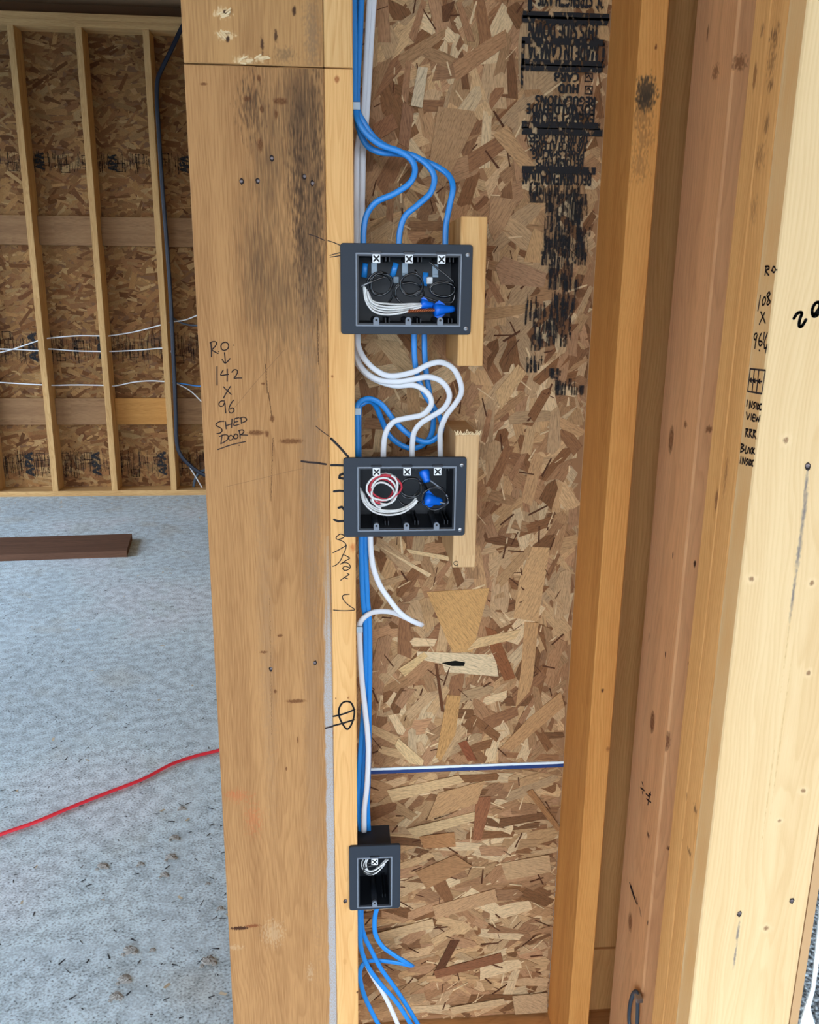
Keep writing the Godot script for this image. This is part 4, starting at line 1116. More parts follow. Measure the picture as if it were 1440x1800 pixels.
func stamps(host: Node3D) -> void:
	var z := -.1352
	letters("STRENGTH AXIS", 0.3045,1.8744, 0.3868,1.8945, z, M.ink, host)
	letters("THIS SIDE DOWN", 0.2928,1.8314, 0.3992,1.8516, z, M.ink, host)
	letters("MADE IN CANADA", 0.2933,1.8028, 0.3994,1.8231, z, M.ink, host)
	letters("CARB", 0.335,1.7728, 0.3721,1.7848, z, M.ink, host)
	letters("HUD", 0.3429,1.7572, 0.3722,1.7691, z, M.ink, host)
	letters("REGULATIONS", 0.3077,1.7395, 0.3998,1.7523, z, M.ink, host)
	letters("FORMALDEHYDE", 0.2951,1.7273, 0.3997,1.7403, z, M.ink, host)
	letters("EXEMPT FROM", 0.3054,1.7147, 0.3997,1.7283, z, M.ink, host)
	letters("1/8 INCH AT EDGES", 0.2996,1.6871, 0.3927,1.699, z, M.ink, host)
	letters("1/8 INCH AT ENDS", 0.3019,1.6749, 0.3907,1.6875, z, M.ink, host)
	letters("PANEL SPACING", 0.3069,1.6635, 0.387,1.6751, z, M.ink, host)
	letters("RECOMMENDS", 0.3129,1.6521, 0.3868,1.6636, z, M.ink, host)
	letters("RECOMMENDATION", 0.2935,1.6261, 0.4008,1.6432, z, M.ink, host)
	var st := mb()
	for b in [[0.283,1.857, 0.4138,1.8666], [0.2816,1.8509, 0.4143,1.8606], [0.2829,1.8226, 0.4093,1.8319], [0.2842,1.7932, 0.4114,1.8024], [0.2832,1.7948, 0.2879,1.8266], [0.4064,1.7984, 0.4103,1.8304], [0.2828,1.7862, 0.4093,1.7953], [0.2838,1.7619, 0.2878,1.7902], [0.4082,1.7075, 0.4085,1.7937], [0.2881,1.7062, 0.4112,1.7165], [0.2885,1.6973, 0.4145,1.7076], [0.291,1.6418, 0.4075,1.6525]]:
		bar(st, b[0], b[1], b[2], b[3], z)
	build(st, "printed_frame", M.ink, host)
	# tick boxes and arrows
	for b in [[0.3816,1.7733, 0.3941,1.7854], [0.3827,1.7559, 0.3952,1.7681]]:
		st = mb()
		var w := .0016
		bar(st, b[0], b[1], b[2], b[1] + w, z)
		bar(st, b[0], b[3] - w, b[2], b[3], z)
		bar(st, b[0], b[1], b[0] + w, b[3], z)
		bar(st, b[2] - w, b[1], b[2], b[3], z)
		stroke(st, PackedVector3Array([Vector3(b[0] + .003, (b[1] + b[3]) / 2, z), Vector3((b[0] + b[2]) / 2, b[3] - .003, z), Vector3(b[2] - .002, b[1] + .003, z)]), .0018, Vector3(0, 0, 1), .0001)
		build(st, "tick_box", M.ink, host)
	for b in [[0.293,1.8641, 0.2875,1.873, 0.2976,1.8929], [0.3981,1.8676, 0.3914,1.8765, 0.4022,1.8966]]:
		st = mb()
		var hw: float = (b[4] - b[2]) * .5
		tri(st, Vector3(b[0], b[1], z), Vector3(b[0] - hw * 1.3, b[3], z), Vector3(b[0] + hw * 1.3, b[3], z), Vector3(0, 0, 1))
		bar(st, b[0] - hw * .6, b[3], b[0] + hw * .6, b[5], z)
		build(st, "arrow", M.ink, host)
	# the rest of the print is smeared into streaks
	var g := RandomNumberGenerator.new()
	g.seed = 77
	var patches := [[0.3035,1.6029, 0.3838,1.6262, 60], [0.3309,1.5455, 0.3884,1.6103, 110], [0.3781,1.5703, 0.3975,1.6105, 22], [0.3282,1.5092, 0.3793,1.5506, 70], [0.3818,1.5098, 0.4044,1.5621, 40], [0.3412,1.4715, 0.3796,1.5159, 45], [0.3675,1.4692, 0.4078,1.482, 14], [0.3068,1.4132, 0.327,1.4581, 16], [0.3205,1.3815, 0.3839,1.4452, 90], [0.3469,1.436, 0.3865,1.4631, 30], [0.3161,1.3751, 0.334,1.3953, 12], [0.312,1.3401, 0.3376,1.3605, 20], [0.3421,1.329, 0.3701,1.3402, 14], [0.3626,1.3028, 0.397,1.3235, 22], [0.3964,1.3028, 0.4112,1.3122, 8]]
	st = mb()
	for p in patches:
		for k in int(p[4] * 1.1):
			var x := g.randf_range(p[0], p[2])
			var y := g.randf_range(p[1], p[3])
			var hw := g.randf_range(.0005, .0018)
			var hh := g.randf_range(.004, .015)
			bar(st, x - hw, maxf(y - hh, p[1] - .004), x + hw, minf(y + hh, p[3] + .003), z + g.randf_range(0, .0002))
	var sm := build(st, "smeared_print", M.faint, host)
	sm.set_meta("kind", "stuff")

func blocks_and_boxes() -> void:
	var o := thing("mounting_block", Vector3(.198, 1.359, -.07), "longer pale wood block behind the upper box", "wood block")
	var st := mb()
	board(st, Vector3(.1792, 1.359, -.139), Vector3(.2168, 1.5676, 0), 1, .0012, .15, 2.4, Vector2(.1, .35))
	build(st, "timber", M.spruce_a, o)
	o = thing("mounting_block", Vector3(.196, 1.047, -.07), "wood block with frayed sawn top behind the lower triple box", "wood block")
	st = mb()
	board(st, Vector3(.1792, 1.047, -.139), Vector3(.2152, 1.2570, 0), 1, .0012, .1, .5, Vector2(.55, .62))
	build(st, "timber", M.block, o)
	st = mb()
	var g := RandomNumberGenerator.new()
	g.seed = 12
	for k in 46:
		var x := g.randf_range(.1780, .2160)
		var d := Vector3(g.randf_range(-.5, .5), g.randf_range(.3, 1.0), g.randf_range(-.2, .5)).normalized() * g.randf_range(.003, .010)
		var c := Vector3(x, 1.2562, -.001)
		sweep(st, PackedVector3Array([c, c + d]), .0008, .0005, 5)
	build(st, "frayed_fibres", M.splinter, o)
	st = mb()
	stroke(st, ring_points(.1845, 1.0545, 0, .0035, .0036), .0009, Vector3(0, 0, 1))
	stroke(st, V([.187, 1.052, 0, .1862, 1.0478, 0]), .0009, Vector3(0, 0, 1))
	build(st, "handwriting", M.marker, o)
	var b := device_box("device_box", "upper triple black device box with black wire coils and white bundle", .0092, 1.4045, .1965, 1.5293, .0325, 1.4178, .1788, 1.5142, 3, .078)
	box_screw(.1892, 1.5155, b)
	box_screw(.1892, 1.4132, b)
	b = device_box("device_box", "lower triple black device box holding a red and white wire coil", .0108, 1.1008, .1963, 1.2238, .0334, 1.1118, .1788, 1.2082, 3, .078)
	box_screw(.1888, 1.2118, b)
	box_screw(.1888, 1.1105, b)
	b = device_box("device_box", "small single black device box near the foot of the stud", .0143, .4285, .1017, .5555, .0298, .4360, .0855, .5320, 1, .070)
	# foam gasket body showing above the flange
	st = mb()
	box(st, Vector3(.0295, .5340, -.074), Vector3(.0870, .5400, -.004), .001)
	build(st, "vapour_hood", M.foam, b)

func fan(outer: Array, inner: Array, n: int, mat: Material, called: String, label: String, group: String, r: float) -> void:
	var a := V(outer)
	var b := V(inner)
	for k in n:
		var t := float(k) / (n - 1)
		var p := PackedVector3Array()
		for j in a.size(): p.append(a[j].lerp(b[j], t) + Vector3(0, 0, .0040 * sin(k * 2.4 + j * .5)))
		wire(called, smoothed(p, 6), mat, label, group, r)

func box_wiring() -> void:
	var blk := "coiled black wires in the upper box"
	var c := Vector2(0.0666,1.4736)
	wire("black_wire_coil", joined(coil(c.x, c.y, -.012, .0150, .0150, 3.2, 3, .4), smoothed(V([0.0734,1.4835,-0.004,0.0649,1.4818,-0.004,0.0548,1.4776,-0.004,0.0382,1.4709,-0.004]))), M.wireblack, "coiled black wire with a stripped silvery end in the upper box", blk, .0014)
	wire("black_wire_coil", coil(c.x - .001, c.y - .008, -.022, .0185, .0235, 1.4, 5, 2.2), M.wireblack, "wide loose loop of black wire behind the stripped coil", blk, .0014)
	wire("bare_wire_end", V([0.0382,1.4709,-0.002,0.0446,1.4738,-0.002,0.0538,1.4774,-0.002]), M.steel, "straight bare wire tip poking from the first black coil", "", .0011, true)
	c = Vector2(0.1117,1.4741)
	wire("black_wire_coil", joined(smoothed(V([0.1149,1.4946,-0.006,0.1201,1.4873,-0.006])), coil(c.x, c.y, -.010, .0155, .0150, 3.3, 9, .6)), M.wireblack, "round black wire coil in the middle of the upper box", blk, .0014)
	wire("black_wire_coil", coil(c.x - .004, c.y - .013, -.020, .0205, .0160, 1.5, 11, .4), M.wireblack, "slack black loop hanging under the middle coil of the upper box", blk, .0014)
	c = Vector2(0.1561,1.4674)
	wire("black_wire_coil", joined(smoothed(V([0.1358,1.5054,-0.004,0.1462,1.4974,-0.004,0.16,1.4878,-0.004,0.1714,1.478,-0.004])), coil(c.x, c.y, -.010, .0175, .0105, 3.0, 15, .5)), M.wireblack, "oval black wire coil at the block side of the upper box", blk, .0014)
	wire("black_wire", smoothed(V([0.1239,1.4593,-0.014,0.1378,1.4544,-0.014,0.1534,1.4495,-0.014,0.1708,1.4497,-0.014,0.1749,1.4614,-0.014])), M.wireblack, "single black wire running under the oval coil", blk, .0014)
	fan([0.0423,1.4734,-0.01,0.0448,1.452,-0.01,0.055,1.4371,-0.01,0.0722,1.4317,-0.01,0.0962,1.4341,-0.01,0.1134,1.4392,-0.01,0.1263,1.4427,-0.01], [0.05,1.4603,-0.012,0.0534,1.452,-0.012,0.0619,1.4479,-0.012,0.0774,1.4464,-0.012,0.0946,1.4457,-0.012,0.1118,1.4467,-0.012,0.1256,1.4468,-0.012], 5, M.wirewhite, "white_wire", "white wire in the bundle sweeping across the upper box", "white wires in the upper box", .0015)
	wire_nut(Vector3(0.1252,1.4471,-0.012), Vector3(0.1456,1.4448,-0.016), .0070, .0040, M.nutblue, "small blue wire connector ending the white bundle")
	wire_nut(Vector3(0.1444,1.4387,-0.004), Vector3(0.1747,1.4402,-0.014), .0088, .0050, M.nutblue, "large blue wire connector on twisted copper in the upper box")
	var a := Vector3(0.1066,1.4367,-0.006)
	var b := Vector3(0.1453,1.4387,-0.005)
	for k in 3:
		var p := PackedVector3Array()
		for j in 40:
			var t := j / 39.0
			p.append(a.lerp(b, t) + Vector3(0, .0016 * sin(t * 24.0 + k * 2.1), .0016 * cos(t * 24.0 + k * 2.1)))
		wire("copper_ground", p, M.copper, "twisted bare copper ground wire below the white bundle", "copper grounds in the upper box", .0010, true)
	for q in [[0.0458,1.5032,-0.035,0.0449,1.495,-0.035,0.0437,1.4833,-0.035, "blue cable jacket end by the stud side of the upper box"], [0.0906,1.5038,-0.035,0.0881,1.4955,-0.035,0.0847,1.4838,-0.035, "blue cable jacket end between two coils of the upper box"], [0.1342,1.491,-0.035,0.1334,1.4826,-0.035,0.1318,1.4725,-0.035, "blue cable jacket end beside the oval coil"]]:
		var p := V(q.slice(0, 9))
		var o := thing("cable_jacket_end", p[2], q[9], "cable")
		var st := mb(true)
		sweep(st, p, .0044, .0028, 12, .2)
		build(st, "jacket", M.blue, o)
	for q in [[0.0581,1.4957, "pale metal clip above the stripped coil"], [0.1026,1.4962, "pale metal clip above the middle coil"], [0.1466,1.4944, "pale metal clip above the oval coil"]]:
		var o := thing("ground_clip", Vector3(q[0], q[1], -.025), q[2], "clip")
		var st := mb()
		box(st, Vector3(q[0] - .0044, q[1] - .008, -.026), Vector3(q[0] + .0044, q[1] + .008, -.024), .0006)
		build(st, "tongue", M.clip, o)
		st = mb()
		box(st, Vector3(q[0] - .0044, q[1] - .010, -.0255), Vector3(q[0] + .0044, q[1] - .0065, -.019), .0006)
		build(st, "lip", M.clip, o)
	for q in [[0.0899,1.4802, "grey clamp piece between the first and middle coils"], [0.139,1.4799, "white clamp piece between the middle and oval coils"]]:
		var o := thing("clamp_block", Vector3(q[0], q[1], -.03), q[2], "clip")
		var st := mb()
		box(st, Vector3(q[0] - .0045, q[1] - .0050, -.034), Vector3(q[0] + .0045, q[1] + .0050, -.026), .001)
		build(st, "plate", M.clip if q[0] < .11 else M.nutwhite, o)
	# lower box: red and white coil, black coils, blue connectors
	var rw := "red and white coil in the lower box"
	c = Vector2(0.0713,1.1748)
	for k in 3: wire("red_wire_coil", coil(c.x + .002 - k * .003, c.y + .002 - k * .004, -.006 - k * .003, .0245 - k * .003, .0205 - k * .001, 1.2, 21 + k, .6 + k * 1.4, .1), M.wirered, "red wire looped in the big coil of the lower box", rw, .0015)
	for k in 3: wire("white_wire_coil", coil(c.x + .001 - k * .001, c.y + .001 - k * .006, -.003 - k * .003, .0235 - k * .003, .0215 - k * .0015, 1.15, 31 + k, .2 + k * 1.7, .1), M.wirewhite, "white wire looped with the red coil of the lower box", rw, .0016)
	fan([0.036,1.1741,-0.012,0.0414,1.1517,-0.012,0.0568,1.1365,-0.012,0.0769,1.1316,-0.012,0.0988,1.1341,-0.012,0.1152,1.1434,-0.012,0.1243,1.1527,-0.012], [0.0443,1.1582,-0.016,0.0515,1.1468,-0.016,0.0661,1.1391,-0.016,0.0826,1.137,-0.016,0.0991,1.1387,-0.016,0.1137,1.1461,-0.016,0.1228,1.1555,-0.016], 4, M.wirewhite, "white_wire", "white wire running under the red coil of the lower box", "white wires in the lower box", .0015)
	var bl := "coiled black wires in the lower box"
	c = Vector2(0.1142,1.1744)
	wire("black_wire_coil", coil(c.x, c.y, -.008, .0150, .0160, 3.0, 41, .8), M.wireblack, "round black coil in the middle of the lower box", bl, .0013)
	wire("black_wire_coil", coil(c.x + .001, c.y - .010, -.020, .0240, .0225, 1.7, 43, 3.0), M.wireblack, "slack black loop behind the middle coil of the lower box", bl, .0013)
	c = Vector2(0.1511,1.1565)
	wire("black_wire_coil", coil(c.x, c.y, -.006, .0205, .0185, 1.9, 47, .9), M.wireblack, "black loop round the blue connectors of the lower box", bl, .0013)
	wire_nut(Vector3(0.1341,1.197,-0.022), Vector3(0.1388,1.1808,-0.014), .0085, .0060, M.nutblue, "upright blue wire connector under the third clip of the lower box")
	wire_nut(Vector3(0.1358,1.1568,-0.006), Vector3(0.1622,1.1485,-0.02), .0095, .0065, M.nutblue, "tilted blue wire connector inside the black loop of the lower box")
	wire("bare_wire_end", smoothed(V([0.1421,1.1862,-0.004,0.1522,1.1787,-0.004,0.1633,1.1693,-0.004,0.17,1.158,-0.004,0.1692,1.1496,-0.004,0.1582,1.1516,-0.004])), M.rim, "bare silvery wire arching across the lower box corner", "", .0012, true)
	# single box: a small knot of grey and white wires
	fan([0.0477,0.5209,-0.01,0.0436,0.5118,-0.01,0.0456,0.5,-0.01,0.0537,0.4972,-0.01,0.0658,0.5036,-0.01,0.0819,0.518,-0.01], [0.0398,0.516,-0.014,0.0357,0.5022,-0.014,0.0417,0.4901,-0.014,0.0538,0.4847,-0.014,0.064,0.4912,-0.014,0.0761,0.5071,-0.014], 3, M.wirewhite, "white_wire", "white wire tail curled in the single box", "wires in the single box", .0013)
	c = Vector2(0.0557,0.4975)
	wire("black_wire_coil", coil(c.x, c.y, -.012, .0150, .0110, 1.6, 51, .9), M.wireblack, "small black loop at the top of the single box", "wires in the single box", .0013)

func cables() -> void:
	var up := "blue cables dropping into the upper box"
	cable("blue_cable", [0.0316,1.8608,-0.06,0.0321,1.7993,-0.056,0.0328,1.7187,-0.05,0.0371,1.6935,-0.046,0.0509,1.6761,-0.046,0.0702,1.6643,-0.048,0.0936,1.6579,-0.05,0.1113,1.6475,-0.05,0.1177,1.6328,-0.048,0.1103,1.615,-0.046,0.0879,1.5999,-0.046,0.0626,1.5886,-0.048,0.0489,1.5718,-0.05,0.0439,1.5501,-0.05,0.0434,1.5237,-0.05], M.blue, "blue cable curling back to the stud side entry of the upper box", up)
	cable("blue_cable", [0.0427,1.8641,-0.07,0.0395,1.8019,-0.066,0.0353,1.7202,-0.058,0.0445,1.6953,-0.056,0.063,1.6728,-0.058,0.0904,1.6592,-0.06,0.118,1.6525,-0.06,0.1374,1.6396,-0.056,0.1464,1.623,-0.054,0.1406,1.6024,-0.052,0.1218,1.5851,-0.05,0.1042,1.5699,-0.05,0.0968,1.5491,-0.05,0.095,1.5244,-0.05], M.blue, "blue cable entering the middle of the upper box", up)
	cable("blue_cable", [0.0389,1.8668,-0.08,0.0366,1.8048,-0.078,0.0349,1.7231,-0.074,0.0378,1.6905,-0.072,0.0498,1.667,-0.07,0.0692,1.6577,-0.066,0.0949,1.6567,-0.068,0.1227,1.6509,-0.068,0.1504,1.6402,-0.066,0.1679,1.6278,-0.06,0.1738,1.6106,-0.054,0.1697,1.588,-0.052,0.1652,1.5652,-0.05,0.1639,1.5501,-0.05,0.164,1.5253,-0.05], M.blue, "blue cable arching widest into the block side of the upper box", up)
	staple(Vector3(0.0336,1.7144,-0.048), .0055, "white staple holding the blue cables above the upper box")
	cable("white_cable", [0.0556,1.8732,-0.1,0.0528,1.8281,-0.1,0.0496,1.7751,-0.1,0.0454,1.7099,-0.1,0.0394,1.6839,-0.1,0.0361,1.6615,-0.1,0.035,1.6087,-0.1,0.0337,1.5252,-0.1], M.white, "white cable running beside the stud behind the blue curls", "white cables beside the stud above the upper box")
	cable("white_cable", [0.0617,1.8734,-0.1,0.0582,1.8283,-0.1,0.0547,1.7752,-0.1,0.0502,1.71,-0.1,0.0466,1.6841,-0.1,0.0449,1.6617,-0.1,0.0439,1.6088,-0.1,0.0426,1.5703,-0.1,0.0403,1.5253,-0.1], M.white, "white cable running farther from the stud behind the blue curls", "white cables beside the stud above the upper box")
	var lw := "white cables curling between the triple boxes"
	cable("white_cable", [0.0352,1.4105,-0.07,0.035,1.3963,-0.066,0.0365,1.3798,-0.06,0.046,1.3626,-0.052,0.0635,1.3468,-0.048,0.085,1.3394,-0.046,0.1177,1.3456,-0.044,0.1407,1.357,-0.042,0.1605,1.3605,-0.042,0.1789,1.3511,-0.042,0.1902,1.3312,-0.044,0.1927,1.3144,-0.046,0.1846,1.2976,-0.048,0.1711,1.2788,-0.05,0.1629,1.2563,-0.052,0.1624,1.2383,-0.052,0.164,1.2048,-0.052], M.white, "white cable making the widest curl between the triple boxes", lw)
	cable("white_cable", [0.0337,1.4057,-0.08,0.0334,1.3787,-0.074,0.0365,1.3579,-0.066,0.0484,1.3422,-0.06,0.0674,1.3323,-0.056,0.0933,1.3301,-0.052,0.1181,1.3341,-0.048,0.1397,1.3382,-0.046,0.1578,1.3337,-0.044,0.1703,1.3216,-0.044,0.1741,1.3068,-0.044,0.166,1.29,-0.046,0.1479,1.2774,-0.048,0.1306,1.2656,-0.05,0.1212,1.2511,-0.052,0.1188,1.2305,-0.052,0.1191,1.2051,-0.052], M.white, "white cable curling to the middle entry of the lower triple box", lw)
	cable("white_cable", [0.033,1.4052,-0.09,0.0326,1.3669,-0.082,0.0368,1.3518,-0.076,0.0522,1.337,-0.068,0.0738,1.3273,-0.062,0.0937,1.3234,-0.058,0.1186,1.325,-0.052,0.1349,1.3185,-0.048,0.1454,1.3066,-0.046,0.1456,1.2935,-0.046,0.1329,1.28,-0.048,0.1093,1.2745,-0.05,0.0902,1.2689,-0.052,0.0788,1.2548,-0.052,0.0744,1.2361,-0.052,0.0736,1.2055,-0.052], M.white, "white cable curling to the stud side entry of the lower triple box", lw)
	var lb := "blue cables looping out under the upper box"
	cable("blue_cable", [0.1209,1.411,-0.07,0.1211,1.3966,-0.07,0.1224,1.3647,-0.07,0.1271,1.3378,-0.07,0.137,1.3117,-0.068,0.1533,1.288,-0.066,0.1653,1.2674,-0.066,0.1639,1.2476,-0.066,0.149,1.2346,-0.068,0.1303,1.2361,-0.07,0.1096,1.2495,-0.072,0.0907,1.2681,-0.074,0.0728,1.2914,-0.074,0.054,1.3017,-0.07,0.0397,1.299,-0.064,0.0334,1.2899,-0.06,0.0333,1.2669,-0.06,0.0339,1.2041,-0.06], M.blue, "blue cable looping with a sharp peak between the triple boxes", lb)
	cable("blue_cable", [0.1378,1.4105,-0.082,0.1381,1.3959,-0.082,0.1394,1.3638,-0.082,0.1425,1.3366,-0.082,0.1475,1.3099,-0.082,0.1526,1.2873,-0.084,0.1551,1.2625,-0.086,0.1511,1.2393,-0.088,0.1378,1.2242,-0.09,0.1216,1.2192,-0.092,0.1042,1.2245,-0.094,0.0849,1.2403,-0.094,0.0739,1.2636,-0.092,0.0636,1.288,-0.086,0.0534,1.2971,-0.078,0.0417,1.2935,-0.072,0.0363,1.2832,-0.07,0.0359,1.202,-0.07], M.blue, "blue cable making the deepest loop between the triple boxes", lb)
	staple(Vector3(0.0342,1.2843,-0.056), .0045, "white staple on the blue cable between the triple boxes")
	# from the lower triple box down to the single box
	var db := "blue cables running down to the single box"
	cable("blue_cable", [0.0389,1.0913,-0.06,0.0391,1.0381,-0.06,0.0414,0.9727,-0.06,0.045,0.9372,-0.06,0.0452,0.8602,-0.06,0.0425,0.7906,-0.06,0.0375,0.7193,-0.06,0.0329,0.6462,-0.06,0.0317,0.5963,-0.06,0.0359,0.5377,-0.06], M.blue, "blue cable nearest the stud below the lower triple box", db)
	cable("blue_cable", [0.043,1.0895,-0.066,0.0434,1.036,-0.066,0.0457,0.9704,-0.066,0.0485,0.9346,-0.066,0.0492,0.8573,-0.066,0.0478,0.7873,-0.066,0.0442,0.7156,-0.066,0.04,0.6421,-0.066,0.0399,0.592,-0.066,0.0406,0.5332,-0.066], M.blue, "blue cable in the middle of the bundle below the lower triple box", db)
	cable("blue_cable", [0.0466,1.0912,-0.06,0.0465,1.038,-0.06,0.0488,0.9726,-0.06,0.0517,0.937,-0.06,0.0524,0.86,-0.06,0.0515,0.7903,-0.06,0.0509,0.7188,-0.06,0.0495,0.6455,-0.06,0.0481,0.5956,-0.06,0.0498,0.537,-0.06], M.blue, "blue cable on the outer side of the bundle below the lower triple box", db)
	cable("white_cable", [0.0533,1.0926,-0.055,0.0541,1.0618,-0.052,0.0581,1.0325,-0.05,0.0682,1.0039,-0.048,0.0836,0.9793,-0.046,0.1011,0.9567,-0.044,0.1189,0.943,-0.044,0.1339,0.9342,-0.048,0.1383,0.9284,-0.058,0.1359,0.9259,-0.068,0.1171,0.934,-0.072,0.0937,0.9461,-0.07,0.0744,0.9516,-0.064,0.0553,0.9526,-0.056,0.0405,0.9447,-0.05,0.0346,0.9323,-0.048,0.035,0.9112,-0.048,0.038,0.8441,-0.046,0.0437,0.7838,-0.046,0.0487,0.7268,-0.046,0.0486,0.6787,-0.046,0.046,0.6285,-0.048,0.042,0.59,-0.05,0.0415,0.5431,-0.052], M.white, "white cable folding out in a long tail below the lower triple box", "", .0046, .0030, .1)
	staple(Vector3(0.0349,0.9301,-0.044), .0050, "white staple pinning the folded white cable to the stud side")
	# below the single box
	var fb := "blue cables fanning out below the single box"
	cable("blue_cable", [0.0659,0.3923,-0.05,0.0606,0.3652,-0.05,0.0611,0.3341,-0.048,0.0732,0.3072,-0.046,0.0957,0.287,-0.044,0.1173,0.2701,-0.044,0.1275,0.2569,-0.05,0.1307,0.2475,-0.058,0.1281,0.2414,-0.066,0.1085,0.2461,-0.068,0.0821,0.2544,-0.066,0.0601,0.2611,-0.062,0.0425,0.2628,-0.056,0.0342,0.2509,-0.054,0.0329,0.2327,-0.054,0.039,0.1981,-0.054,0.0521,0.1598,-0.054,0.073,0.1095,-0.054], M.blue, "blue cable bent back in a pointed fold below the single box", fb)
	cable("blue_cable", [0.0331,0.3975,-0.046,0.0332,0.3552,-0.046,0.0343,0.3122,-0.046,0.0401,0.2837,-0.046,0.0518,0.2545,-0.046,0.0724,0.2205,-0.046,0.0986,0.183,-0.046,0.1164,0.1509,-0.046,0.1345,0.113,-0.046], M.blue, "blue cable dropping straight before slanting to the floor", fb)
	cable("blue_cable", [0.0361,0.3891,-0.056,0.0368,0.3464,-0.056,0.0418,0.3208,-0.056,0.0555,0.2865,-0.056,0.0728,0.2465,-0.056,0.0992,0.2012,-0.056,0.1261,0.1497,-0.056,0.1489,0.1016,-0.056], M.blue, "blue cable slanting farthest out below the single box", fb)
	cable("white_cable", [0.035,0.3859,-0.06,0.0346,0.3049,-0.06,0.0427,0.2631,-0.06,0.0578,0.2254,-0.06,0.0732,0.1952,-0.06,0.0865,0.1648,-0.06,0.0966,0.137,-0.06,0.1091,0.1006,-0.06], M.white, "white cable slanting to the floor among the blue ones below the single box", "")
	# bent grey cable at the foot of the backing stud
	var gp := smoothed(V([0.506,0.2043,0.0722,0.506,0.2213,0.0621,0.506,0.2513,0.0613,0.506,0.2801,0.0696,0.506,0.2979,0.0831,0.506,0.2947,0.0896,0.506,0.2724,0.0948,0.506,0.234,0.1009]), 6)
	var o := thing("grey_cable", gp[0], "grey cable bent over at the foot of the pinkish stud", "cable")
	var st := mb(true)
	sweep(st, gp, .0045, .0032, 12, .15, Vector3(1, 0, 0))
	build(st, "jacket", M.greycable, o)
	st = mb()
	var sp := V([0.503,0.2966,0.0949])[0]
	box(st, sp + Vector3(-.003, -.004, -.007), sp + Vector3(.008, .004, .007), .0008)
	build(st, "staple", M.steel, o)

